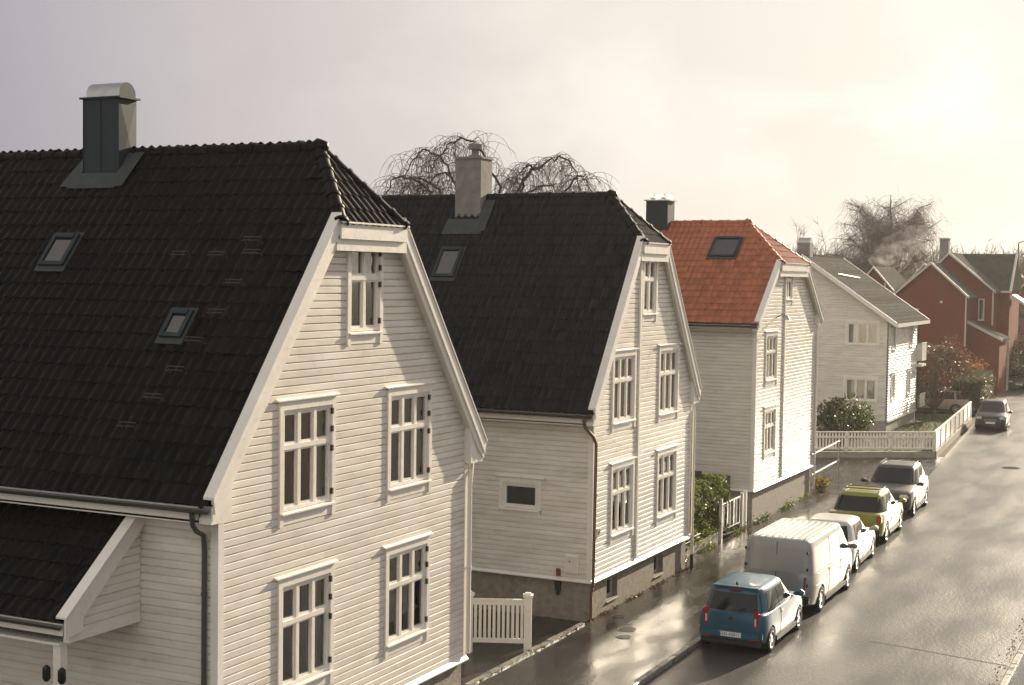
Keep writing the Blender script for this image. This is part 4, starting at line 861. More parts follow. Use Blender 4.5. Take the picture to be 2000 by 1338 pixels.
# weeping tree behind the second house: arching limbs with hanging rods
T = empty('weeping_tree', (47.5, 24.6, 0)); tag(T, 'bare weeping tree with arching limbs showing above the second roof', 'tree')
tr = MB(); rn = random.Random(21); crown = MB()
tr.tube([(47.5, 24.6, -0.1), (47.4, 24.5, 5), (47.5, 24.6, 9.6)], [0.42, 0.33, 0.26], 9, caps=False)
ARCS = [ # (Y,z) control points of the limbs and depth drift
 [(24.6, 9.4), (23.5, 11.0), (24.0, 12.4), (24.5, 13.2), (25.2, 13.56), (25.8, 13.3), (26.3, 12.7), (26.7, 11.9)],
 [(24.6, 9.4), (25.6, 11.2), (26.2, 12.6), (27.0, 13.15), (27.7, 13.1), (28.2, 12.5), (28.5, 11.6)],
 [(24.6, 9.2), (26.5, 11.0), (27.3, 11.9), (28.2, 12.2), (28.9, 11.7), (29.4, 10.8)],
 [(24.6, 9.4), (23.2, 11.2), (22.6, 12.2), (21.9, 12.75), (21.2, 12.9), (20.8, 12.3), (20.6, 11.4)],
 [(24.6, 9.3), (23.0, 10.8), (22.7, 12.0), (22.4, 12.55), (23.0, 12.4), (23.5, 11.5)],
 [(24.6, 9.2), (22.0, 10.8), (21.0, 11.4), (20.4, 12.1), (20.0, 12.0), (19.6, 11.2)],
 [(24.6, 9.2), (25.8, 10.8), (26.8, 11.9), (27.6, 12.1), (28.2, 11.4)],
 [(24.6, 9.3), (23.4, 10.9), (22.2, 11.7), (21.3, 11.8), (20.9, 11.0)],
 [(24.6, 9.3), (25.2, 11.0), (25.9, 12.0), (26.5, 12.3), (27.2, 11.5)]]
for i, A in enumerate(ARCS):
    A = [(24.7+(y_-24.6)*0.88, z_) for y_, z_ in A]
    dx = rn.uniform(-1.6, 1.6); P = []
    # smooth the control polygon
    for k in range(len(A)-1):
        for s in range(4):
            t = s/4; p0, p1, p2, p3 = A[max(k-1, 0)], A[k], A[k+1], A[min(k+2, len(A)-1)]
            f = lambda a, b, c, d: 0.5*(2*b + (c-a)*t + (2*a-5*b+4*c-d)*t*t + (3*b-a-3*c+d)*t**3)
            P.append(Vector((47.5 + dx*(k+t)/len(A) + rn.gauss(0, .03), f(p0[0], p1[0], p2[0], p3[0]) + rn.gauss(0, .055), f(p0[1], p1[1], p2[1], p3[1]) + rn.gauss(0, .045))))
    n = len(P); tr.tube(P, [0.062*(1-0.85*k/n)**0.8 for k in range(n)], 6, caps=False)
    for k in range(5, n):
        for j in range(4):
            sd = rn.choice((-1, 1)); d = Vector((rn.gauss(0, .5), sd*rn.uniform(0.3, 1.0), rn.uniform(0.1, 0.7))).normalized(); q = P[k].copy(); pts = [q.copy()]; l = rn.uniform(0.5, 1.7)
            for s in range(9):
                d = (d + Vector((rn.gauss(0, .13), rn.gauss(0, .16), -0.16 - rn.uniform(0, .14)))).normalized(); q = q + d*(l/9); pts.append(q.copy())
            crown.tube(pts, [0.011*(1-0.7*s/9) for s in range(10)], 3, caps=False)
            for s in (3, 5, 7):
                d2 = Vector((rn.gauss(0, .4), rn.gauss(0, .5), -0.3)).normalized(); q = pts[s].copy(); p2_ = [q.copy()]
                for s2 in range(4): d2 = (d2 + Vector((0, 0, -0.45))).normalized(); q = q + d2*rn.uniform(0.1, 0.28); p2_.append(q.copy())
                crown.tube(p2_, [0.008, 0.007, 0.006, 0.005, 0.003], 3, caps=False)
tr.build('trunk', 'bark', T, smooth=True, fix=False); crown.build('crown', 'twig', T, fix=False)
# big weeping birch and the bare trees behind the far houses
def birch(name, label, base, hgt, wid, seed, limbs=14, n=3000, L=3.0, group=None):
    T = empty(name, base); tag(T, label, 'tree', group); rn = random.Random(seed); tr = MB(); cw = MB(); b = Vector(base); starts = []
    tr.tube([b, b+Vector((0.1, 0.1, hgt*0.35)), b+Vector((0, -0.2, hgt*0.62)), b+Vector((0.2, 0, hgt*0.9))], [0.40, 0.30, 0.18, 0.03], 8, caps=False)
    for i in range(limbs):
        a = i*2.399+rn.uniform(-.3, .3); z0 = hgt*rn.uniform(0.22, 0.66); rr = wid*rn.uniform(0.55, 0.95); ang = rn.uniform(0.35, 1.0)
        tipz = hgt*(0.45+0.52*math.sqrt(max(0, 1-(rr/wid)**2)))*rn.uniform(.9, 1.0); tip = b+Vector((math.cos(a)*rr, math.sin(a)*rr, max(tipz, z0+1.5))); p0 = b+Vector((0.08, 0, z0)); P = []
        for k in range(10):
            t = k/9; q = p0.lerp(tip, t**0.9); q.z = p0.z+(tip.z-p0.z)*(1-(1-t)**1.6); P.append(q+Vector((rn.gauss(0, .12), rn.gauss(0, .12), rn.gauss(0, .1))))
        tr.tube(P, [0.13*(1-0.82*k/9) for k in range(10)], 5, caps=False)
        for k in range(9):
            k0 = rn.randint(3, 9); d = Vector((rn.gauss(0, 1), rn.gauss(0, 1), rn.uniform(.2, 1.1))).normalized(); q = P[k0].copy(); pts = [q.copy()]; l = rn.uniform(1.0, 2.6)
            for s_ in range(5): d = (d+Vector((rn.gauss(0, .15), rn.gauss(0, .15), rn.gauss(0, .1)-.04))).normalized(); q = q+d*(l/5); pts.append(q.copy())
            tr.tube(pts, [0.05, .045, .04, .032, .025, .015], 4, caps=False); starts += pts[1:]
        starts += P[3:]
    for k in range(n):
        q = rn.choice(starts)+Vector((rn.gauss(0, .25), rn.gauss(0, .25), rn.gauss(0, .25))); d = Vector((rn.gauss(0, .8), rn.gauss(0, .8), rn.uniform(-.4, .6))).normalized(); pts = [q.copy()]; l = L*rn.uniform(0.3, 1.1)
        for s_ in range(5): d = (d+Vector((rn.gauss(0, .1)+.05, rn.gauss(0, .1), -0.34))).normalized(); q = q+d*(l/5); pts.append(q.copy())
        cw.tube(pts, [0.011, .010, .009, .008, .007, .004], 3, caps=False)
    tr.build('trunk', 'birch_bark', T, smooth=True, fix=False); cw.build('crown', 'birch_twig', T, fix=False)
birch('weeping_birch', 'large bare weeping birch rising behind the far houses', (142, 28.9, 0), 18.8, 4.7, 4, limbs=22, n=7500, L=1.9)
birch('weeping_birch', 'smaller purple-brown bare birch beside the large weeping birch', (138, 32.6, 0), 13.0, 3.6, 9, limbs=14, n=4800, L=1.8)
tree('bare_tree', 'bare fan-shaped tree next to the shiny chimney cowl of the fourth house', (128, 33.0, 0), 15.8, 3, spread=0.75, tw=6, twL=1.2, twr=0.012, droop=0.02, nb=3)
tree('bare_tree', 'bare tree above the green roof at the far end of the street', (150, 21.6, 0), 16.0, 8, spread=0.8, tw=6, twL=1.2, twr=0.013, droop=0.05)
tree('bare_tree', 'thin bare tree behind the chimney of the brick house', (156, 26.5, 0), 15.0, 28, spread=0.8, tw=6, twL=1.2, twr=0.013, droop=0.05)
tree('bare_tree', 'bare tree standing beside the street lamp', (132, 14.2, 0), 9.2, 12, spread=0.6, tw=9, twL=1.0, twr=0.022, droop=0.02, trunk_h=0.18)
tree('bare_tree', 'bare bushy tree between the brick wing and the street lamp', (126, 12.6, 0), 6.0, 18, spread=0.6, tw=9, twL=0.8, twr=0.02, droop=0.02, trunk_h=0.15)
# wooded slope closing the street, reads as one mass
wd_ = MB(); rn = random.Random(77); tw_ = []; ts = MB()
for i in range(150):
    y = rn.uniform(-12, 62); x = rn.uniform(165, 235); b = Vector((x, y + (x-165)*0.22, 0)); h = rn.uniform(8.5, 12.5) + (x-165)*0.03
    ts.tube([b, b+Vector((rn.gauss(0, .3), rn.gauss(0, .3), h*0.5)), b+Vector((rn.gauss(0, .5), rn.gauss(0, .5), h*0.9))], [0.22, 0.15, 0.05], 5, caps=False)
    for j in range(170):
        q = b + Vector((rn.gauss(0, 1.6), rn.gauss(0, 1.6), h*rn.uniform(0.25, 0.95))); d = Vector((rn.gauss(0, .6), rn.gauss(0, .6), 1)).normalized()
        ts.tube([q, q+d*0.9, q+d*1.7+Vector((rn.gauss(0, .2), rn.gauss(0, .2), 0))], [0.035, 0.028, 0.012], 3, caps=False)
tag(ts.build('far_woods', 'twig', fix=False), 'brown winter woods closing the end of the street', 'woods', kind='stuff')
hb = leaf_mesh('far_undergrowth', 'brown_leaf', np.column_stack([np.random.default_rng(4).uniform(165, 240, 26000), np.random.default_rng(5).uniform(-10, 80, 26000), np.random.default_rng(6).uniform(0, 1, 26000)**1.2*9.5]), 0.6, 9)
o = bpy.data.objects.new('far_undergrowth', hb); COL.objects.link(o); tag(o, 'brown brush under the far winter woods', 'undergrowth', kind='stuff')

def box_leaves(n, x0, x1, y0, y1, z0, z1, seed, shell=0.75, round_=0.0):
    r_ = np.random.default_rng(seed); P = r_.uniform(size=(n, 3)); k = r_.uniform(size=n) < shell; f = r_.integers(0, 5, n)
    P[k & (f == 0), 0] = r_.uniform(0, .06, (k & (f == 0)).sum()); P[k & (f == 1), 1] = r_.uniform(0, .06, (k & (f == 1)).sum())
    P[k & (f == 2), 2] = 1-r_.uniform(0, .05, (k & (f == 2)).sum()); P[k & (f == 3), 0] = 1-r_.uniform(0, .06, (k & (f == 3)).sum()); P[k & (f == 4), 1] = 1-r_.uniform(0, .06, (k & (f == 4)).sum())
    C = np.array([x0, y0, z0]) + P*np.array([x1-x0, y1-y0, z1-z0])
    C += 0.08*np.sin(C[:, [1, 2, 0]]*5.1+seed) + r_.normal(scale=0.025, size=C.shape)
    return C
# hedge between second and third house
Hd = empty('hedge', (42.4, 14.9, 0)); tag(Hd, 'clipped green hedge between the second and third house', 'hedge')
leaf_obj('foliage', 'hedge_leaf', box_leaves(15000, 39.7, 44.9, 14.12, 15.4, 0.35, 2.12, 3), 0.12, Hd, 3)
mb = MB()
for i in range(16): x = 40.0+0.25*i; mb.tube([(x, 14.65, 0), (x+rng.uniform(-.1, .1), 14.7, 1.2)], [0.03, 0.012], 5)
mb.build('stems', 'bark', Hd)
tag(Hd.children[1], kind='stuff')
mb = MB(); mb.box(40.1, 44.3, 14.42, 15.1, 0.45, 1.8); mb.build('inner_growth', 'dark_leaf', Hd)
lw = empty('low_wall', (39.7, 14.12, 0)); tag(lw, 'low concrete wall under the clipped hedge', 'wall')
for i in range(4):
    mb = MB(); mb.box(39.68+1.02*i, 39.68+1.02*i+1.01, 14.05, 14.22, -0.05, 0.42); mb.build('block', 'concrete', lw)
# weeds at the wall foot
r_ = np.random.default_rng(8)
C = np.column_stack([r_.uniform(40, 56, 2600), 13.98+r_.normal(scale=.06, size=2600), 0.1+np.abs(r_.normal(scale=.09, size=2600))])
C = C[(np.sin(C[:, 0]*2.1)+np.sin(C[:, 0]*5.3)*.7) > 0.1]
o = bpy.data.objects.new('weeds', leaf_mesh('weeds', 'hedge_leaf', C, 0.07, 5)); COL.objects.link(o); tag(o, 'weeds along the foot of the walls', 'weeds', kind='stuff')
C = np.column_stack([r_.uniform(25.6, 39.4, 1500), 13.5+r_.normal(scale=.03, size=1500), 0.1+np.abs(r_.normal(scale=.02, size=1500))])
C = C[(np.sin(C[:, 0]*3.1)+np.sin(C[:, 0]*7.3)) > -0.2]
o = bpy.data.objects.new('leaf_litter', leaf_mesh('leaf_litter', 'brown_leaf', C, 0.06, 6)); COL.objects.link(o); tag(o, 'fallen leaves and moss along the plinth', 'leaf litter', kind='stuff')
C = np.column_stack([r_.uniform(28, 60, 420), 0*r_.uniform(size=420), 0.008+np.abs(r_.normal(scale=.003, size=420))]); C[:, 1] = [right_edge(x)+0.06+abs(v) for x, v in zip(C[:, 0], r_.normal(scale=.13, size=420))]
o = bpy.data.objects.new('gutter_leaves', leaf_mesh('gutter_leaves', 'brown_leaf', C, 0.06, 7)); COL.objects.link(o); tag(o, 'wet leaves lying in the gutter of the right kerb', 'leaf litter', kind='stuff')
# shrubs
def shrub(name, label, c, rx, ry, h, n, size, mats, seed, stems=9, group=None, cat='shrub'):
    S = empty(name, (c[0], c[1], 0)); tag(S, label, cat, group); r_ = np.random.default_rng(seed); rn = random.Random(seed)
    mb = MB()
    for i in range(stems):
        a = rn.uniform(0, 2*math.pi); k = rn.uniform(0.3, 0.95); p = Vector((c[0], c[1], 0)); q = Vector((c[0]+math.cos(a)*rx*k, c[1]+math.sin(a)*ry*k, h*rn.uniform(0.65, 1.0)))
        mid = p.lerp(q, 0.5)+Vector((0, 0, h*0.12)); mb.tube([p, mid, q], [0.045, 0.028, 0.008], 5, caps=False)
    mb.build('stems', 'bark', S, fix=False)['kind'] = 'stuff'
    u = r_.normal(size=(n, 3)); u /= np.linalg.norm(u, axis=1)[:, None]; rad = r_.uniform(0.35, 1.0, n)**0.5
    lump = 1 + 0.18*np.sin(u[:, 0]*6+seed)*np.sin(u[:, 1]*5+1.3*seed) + 0.14*np.sin(u[:, 2]*9+u[:, 0]*7)
    C = np.column_stack([c[0]+u[:, 0]*rad*lump*rx, c[1]+u[:, 1]*rad*lump*ry, h*0.52+u[:, 2]*rad*lump*h*0.48]); C[:, 2] = np.maximum(C[:, 2], 0.05)
    gap = np.sin(C[:, 0]*4.1+seed)+np.sin(C[:, 1]*4.7)+np.sin(C[:, 2]*5.3); C = C[gap > -1.35]
    idx = r_.integers(0, len(mats), len(C)); zz = C[:, 2]/h
    for k, m in enumerate(mats): leaf_obj('foliage', m, C[idx == k], size, S, seed+k)
    return S
shrub('evergreen_shrub', 'dark glossy evergreen bush behind the picket fence, below the fourth house window', (74.6, 17.3), 1.5, 1.5, 2.5, 4200, 0.17, ['dark_leaf', 'dark_leaf', 'hedge_leaf'], 5)
shrub('autumn_shrub', 'tall rust-red autumn bush in front of the brick house', (101, 16.6), 2.2, 2.0, 4.6, 6000, 0.17, ['red_leaf', 'brown_leaf', 'dark_leaf', 'brown_leaf', 'red_leaf'], 7, stems=24)
shrub('autumn_shrub', 'dark brown-red bush over the parked estate car', (99, 18.6), 2.4, 2.2, 3.6, 4200, 0.15, ['brown_leaf', 'dark_leaf', 'red_leaf'], 11, stems=40)
shrub('evergreen_shrub', 'dark green shrub beside the balcony of the fourth house', (94.5, 19.2), 1.2, 1.4, 3.4, 2400, 0.15, ['dark_leaf'], 13)
shrub('evergreen_shrub', 'dark thicket at the end of the street under the lamp', (122, 13.6), 2.2, 1.6, 4.0, 4200, 0.2, ['dark_leaf', 'brown_leaf'], 15)
shrub('autumn_shrub', 'yellow-brown bush at the corner of the brick porch', (105, 15.1), 0.9, 0.9, 3.2, 1500, 0.15, ['amber_leaf', 'brown_leaf'], 19)
shrub('verge_plant', 'ochre weeds growing at the corner of the third house forecourt', (57.2, 14.1), 0.9, 0.35, 0.6, 900, 0.09, ['hedge_leaf', 'brown_leaf', 'hedge_leaf', 'amber_leaf'], 23, cat='plant')
# bare upright shrub in the garden of house four
S = empty('bare_shrub', (90.5, 15.4, 0)); tag(S, 'bare shrub of long straight rods beside the street fence', 'shrub'); mb = MB(); rn = random.Random(5)
for i in range(90):
    a = rn.uniform(0, 2*math.pi); k = abs(rn.gauss(0, 0.9)); p = Vector((90.5, 15.4, 0.6)); q = Vector((90.5+math.cos(a)*k*1.3, 15.4+math.sin(a)*k*1.5, rn.uniform(2.2, 3.6)))
    mb.tube([p, p.lerp(q, .5)+Vector((0, 0, .25)), q], [0.03, 0.018, 0.006], 4, caps=False)
mb.tube([(90.5, 15.4, 0), (90.5, 15.4, 0.7)], 0.09, 7); mb.build('rods', 'twig', S, fix=False)['kind'] = 'stuff'
leaf_obj('foliage', 'red_leaf', np.column_stack([90.5+r_.normal(scale=.9, size=500), 15.4+r_.normal(scale=.9, size=500), 2.3+r_.normal(scale=.6, size=500)]), 0.11, S, 2)
# clipped hedges by the road bend
for (bx, lab, sd) in (((95.5, 97.6, 13.3, 15.3, 2.25), 'closer dark clipped hedge block at the road bend', 31), ((99.0, 104.5, 13.7, 15.6, 2.35), 'long dark clipped hedge block behind the closer one', 33)):
    Hd = empty('hedge', (bx[0], bx[2], 0)); tag(Hd, lab, 'hedge')
    leaf_obj('foliage', 'dark_leaf', box_leaves(4200, bx[0], bx[1], bx[2], bx[3], 0.05, bx[4], sd), 0.13, Hd, sd); leaf_obj('dead_leaves', 'brown_leaf', box_leaves(1500, bx[0], bx[1], bx[2], bx[3], 0.3, bx[4]+0.03, sd+1, 0.95), 0.11, Hd, sd+1)
    mb = MB(); mb.box(bx[0]+.15, bx[1]-.15, bx[2]+.15, bx[3]-.15, 0, bx[4]-.18); mb.build('inner_growth', 'dark_leaf', Hd)
# lawn
mb = MB(); mb.add([(71.4, 12.4, 0.03), (95, 13.9, 0.03), (95, 16.3, 0.03), (89.2, 16.3, 0.03), (80.6, 16.3, 0.03), (80.6, 24, 0.03), (67.6, 24, 0.03), (68.2, 17.5, 0.03)], [tuple(range(8))]); tag(mb.build('lawn', 'lawn_base', fix=False), kind='structure')
n = 16000; gx = r_.uniform(68.5, 94, n); gy = r_.uniform(12.6, 19, n); k = (gy > 12.6+(gx-71.4)*0.065) & (gy > 12.6 - (gx-71.4)*1.6); gx, gy = gx[k], gy[k]; n = len(gx)
hh_ = r_.uniform(0.05, 0.13, n); an = r_.uniform(0, 6.28, n); le = r_.normal(scale=.04, size=(n, 2))
V = np.stack([np.column_stack([gx+.014*np.cos(an), gy+.014*np.sin(an), 0*gx+.03]), np.column_stack([gx-.014*np.cos(an), gy-.014*np.sin(an), 0*gx+.03]), np.column_stack([gx+le[:, 0], gy+le[:, 1], .03+hh_])], 1).reshape(-1, 3)
me = bpy.data.meshes.new('grass'); me.from_pydata(V.tolist(), [], [(3*i, 3*i+1, 3*i+2) for i in range(n)]); me.materials.append(MATS['grass_blade'])
o = bpy.data.objects.new('grass', me); COL.objects.link(o); tag(o, 'short green lawn grass behind the white picket fence', 'grass', kind='stuff')

# ------------------------------------------------------------------ fences, gate, railings
def fence(name, label, p0, p1, n, h, base_h, post_every, seed, solid=False):
    p0, p1 = Vector(p0), Vector(p1); F = empty(name, p0); tag(F, label, 'fence'); d = (p1-p0); L = d.length; d.normalize(); nrm = Vector((-d.y, d.x, 0)); a = math.atan2(d.y, d.x)
    def obx(nm, s0, s1, t0, t1, z0, z1, m='white_trim'):
        mb = MB(); c = [p0+d*s0+nrm*t0, p0+d*s1+nrm*t0, p0+d*s1+nrm*t1, p0+d*s0+nrm*t1]; mb.prism([(q.x, q.y, z0) for q in c], (0, 0, z1-z0)); return mb.build(nm, m, F)
    if base_h: obx('base_wall', 0, L, -0.09, 0.09, -0.05, base_h, 'concrete')
    obx('rail', 0, L, 0.02, 0.06, base_h+0.12, base_h+0.20); obx('rail', 0, L, 0.02, 0.06, base_h+h-0.26, base_h+h-0.18); obx('top_rail', 0, L, -0.05, 0.07, base_h+h-0.0, base_h+h+0.05)
    st = L/n; wd = st*(0.9 if solid else 0.55); mb = MB(); mb.box(0, wd, -0.012, 0.012, 0, h-0.10); me = mb.mesh('picket', 'white_trim')
    for i in range(n):
        q = p0 + d*(st*(i+0.2)); place(me, 'picket', F, Matrix.Translation((q.x, q.y, base_h+0.08)) @ Matrix.Rotation(a, 4, 'Z'))
    k = 0.0
    while k < L+0.01:
        obx('post', max(0, k-0.06), min(L, k+0.06), -0.06, 0.06, 0, base_h+h-0.01); k += post_every
    return F
fence('picket_fence', 'white picket fence on a low wall, facing the camera beside the third house', (71.1, 12.05, 0), (67.6, 17.6, 0), 42, 0.92, 0.30, 2.2, 1)
fence('picket_fence', 'white boarded fence running along the street in front of the lawn', (71.25, 12.05, 0), (90.6, 13.25, 0), 90, 0.92, 0.30, 2.4, 2, solid=True)
# gate between house one and two: posts, rails, bars
gt = empty('garden_gate', (28.6, 14.2, 0)); tag(gt, 'white wooden gate of vertical bars between the first and second house', 'gate')
ga, gb = Vector((28.32, 14.98, 0)), Vector((28.92, 13.62, 0)); gd = (gb-ga).normalized(); gn = Vector((-gd.y, gd.x, 0)); GL = (gb-ga).length; gang = math.atan2(gd.y, gd.x)
def gbx(nm, s0, s1, t, z0, z1):
    mb = MB(); c = [ga+gd*s0-gn*t, ga+gd*s1-gn*t, ga+gd*s1+gn*t, ga+gd*s0+gn*t]; mb.prism([(q.x, q.y, z0) for q in c], (0, 0, z1-z0)); return mb.build(nm, 'white_trim', gt)
for s in (0.0, GL-0.16):
    o = gbx('post', s, s+0.17, 0.085, 0.02, 1.30); gbx('post_cap', s-0.03, s+0.20, 0.115, 1.302, 1.35); gbx('post_cap', s+0.02, s+0.15, 0.065, 1.352, 1.39)
gbx('rail', 0.17, GL-0.16, 0.03, 1.10, 1.20); gbx('rail', 0.17, GL-0.16, 0.03, 0.24, 0.34); gbx('top_rail', 0.17, GL-0.16, 0.05, 1.202, 1.235)
nb = 11
for i in range(nb):
    s = 0.20+(GL-0.44)*i/(nb-1); gbx('bar', s, s+0.062, 0.018, 0.342, 1.098)
# railing and gate by the hedge
rg = empty('side_gate', (45.6, 14.2, 0)); tag(rg, 'narrow pale metal gate between the hedge and the third house', 'gate')
for (xx, h) in ((44.1, 1.45), (46.35, 1.35), (46.75, 1.35)):
    mb = MB(); mb.box(xx, xx+0.10, 14.05, 14.15, 0, h); mb.build('post', 'white_trim', rg)
for zz in (0.38, 1.25):
    mb = MB(); mb.tube([(44.2, 14.1, zz), (46.35, 14.1, zz)], 0.025, 8); mb.build('rail', 'zinc', rg)
for i in range(6):
    mb = MB(); xx = 44.4+0.34*i; mb.box(xx, xx+(0.16 if i % 2 else 0.05), 14.085, 14.115, 0.38, 1.25); mb.build('bar', 'white_trim' if i % 2 == 0 else 'gutter_grey', rg)
hr = empty('handrail', (56.5, 14.0, 0)); tag(hr, 'two-bar steel handrail at the corner of the third house', 'handrail')
for zz in (0.95, 1.75):
    mb = MB(); mb.tube([(55.3, 14.02, zz-0.05), (60.2, 14.1, zz)], 0.03, 8); mb.build('rail', 'zinc', hr)
for xx in (55.8, 59.9):
    mb = MB(); mb.tube([(xx, 14.05, 0), (xx, 14.05, 1.75)], 0.03, 8); mb.build('post', 'zinc', hr)
# garden seat pipe by the hedge foot
pr = empty('pipe_rail', (41, 14.2, 0.4)); tag(pr, 'low double pipe rail on the hedge wall', 'rail')
for zz in (0.52, 0.62):
    mb = MB(); mb.tube([(39.9, 14.13, zz), (42.2, 14.13, zz)], 0.018, 6); mb.build('rail', 'zinc', pr)
for xx in (39.95, 42.15):
    mb = MB(); mb.tube([(xx, 14.13, 0.42), (xx, 14.13, 0.63)], 0.014, 6); mb.build('post', 'zinc', pr)
# letter boxes on a stand in front of the third house
mat('box_paint', (0.022, 0.028, 0.032), 0.4)
def letter_box(y, zt, h, label, mark):
    B = empty('letter_box', (46.5, y, zt-h)); tag(B, label, 'letter box', 'letter boxes by the third house'); x0_, x1_, w_ = 46.36, 46.70, 0.155
    mb = MB(); mb.prism([(x0_, y-w_, zt-h), (x1_, y-w_, zt-h), (x1_, y-w_, zt-.02), (x0_, y-w_, zt-.09)], (0, 2*w_, 0)); mb.build('body', 'box_paint', B)
    mb = MB(); mb.prism([(x0_-.03, y-w_-.006, zt-.095), (x1_+.01, y-w_-.006, zt-.018), (x1_+.01, y-w_-.006, zt), (x0_-.03, y-w_-.006, zt-.078)], (0, 2*w_+.012, 0)); mb.build('lid', 'box_paint', B)
    mb = MB(); mb.box(x0_-.008, x0_-.001, y-.02, y+.02, zt-h+.03, zt-h+.07); mb.build('lock', 'zinc', B)
    if mark: mb = MB(); mb.box(x0_-.008, x0_-.001, y-.055, y+.055, zt-.20, zt-.15); mb.build('name_label', 'white_trim', B)
letter_box(15.78, 1.92, .60, 'tallest dark letter box, next to the corner of the second house', False)
letter_box(15.44, 1.77, .46, 'lowest dark letter box with a pale name label', True)
letter_box(15.10, 1.87, .56, 'dark letter box with a name label, third in the row', True)
letter_box(14.76, 1.85, .54, 'plain dark letter box closest to the side gate', False)
st = empty('letter_box_stand', (46.5, 15.3, 0)); tag(st, 'wooden stand carrying the row of letter boxes', 'stand')
mb = MB(); mb.box(46.44, 46.62, 14.55, 15.98, 1.26, 1.305); mb.build('shelf', 'bark', st)
for yy in (14.75, 15.75):
    mb = MB(); mb.box(46.49, 46.58, yy, yy+.09, 0, 1.26); mb.build('post', 'bark', st)
# street lamp
LP_ = empty('street_lamp', (131.5, 15.62, 0)); tag(LP_, 'tall thin street lamp with a short arm at the far right', 'street lamp')
mb = MB(); mb.tube([(131.5, 15.62, 0), (131.5, 15.62, 12.0)], [0.11, 0.07], 8); mb.build('pole', 'gutter_grey', LP_, smooth=True)
mb = MB(); mb.tube([(131.5, 15.62, 12.0), (131.4, 14.9, 12.25)], 0.05, 6); mb.build('arm', 'gutter_grey', LP_)
mb = MB(); mb.prism([(131.3, 15.05, 12.2), (131.3, 14.2, 12.45), (131.3, 14.2, 12.55), (131.3, 15.05, 12.36)], (0.3, 0, 0)); mb.build('lamp_head', 'gutter_grey', LP_)

# ------------------------------------------------------------------ vehicles (local x forward, y to the left, z up)
def paint(name, c, metal=0.35, rough=0.42, coat=0.25, spec=0.35):
    m = mat(name, c, rough, metal=metal, coat=coat, spec=spec, bump=(90, 0.05, 0.002)); return m
paint('blue_paint', (0.026, 0.095, 0.155), 0.2); paint('silver_paint', (0.30, 0.30, 0.295), 0.3, 0.42); paint('white_paint', (0.48, 0.47, 0.45), 0.1, 0.4); paint('lime_paint', (0.24, 0.24, 0.03), 0.1)
paint('mauve_paint', (0.050, 0.044, 0.047), 0.1, 0.45, 0.25, 0.3); paint('graphite_paint', (0.020, 0.021, 0.024), 0.1, 0.45, 0.2, 0.25); paint('sand_paint', (0.33, 0.29, 0.22), 0.4); paint('night_paint', (0.05, 0.055, 0.075), 0.4)
mat('car_glass', (0.012, 0.014, 0.015), 0.05, spec=0.35); mat('tyre', (0.018, 0.018, 0.018), 0.8); mat('alloy', (0.5, 0.5, 0.5), 0.28, metal=0.9); mat('black_trim', (0.016, 0.016, 0.016), 0.55)
mat('tail_red', (0.33, 0.014, 0.008), 0.25, spec=0.35); mat('van_lamp', (0.16, 0.05, 0.045), 0.3); mat('lamp_clear', (0.62, 0.62, 0.60), 0.08, coat=1.0, spec=0.8); mat('plate_white', (0.72, 0.71, 0.68), 0.4); mat('plate_blue', (0.02, 0.06, 0.30), 0.4); mat('chrome', (0.65, 0.65, 0.65), 0.12, metal=1.0)
def lmesh(mb, name, material, parent, smooth=True, angle=35): return mb.build(name, material, parent, smooth=smooth, angle=angle)
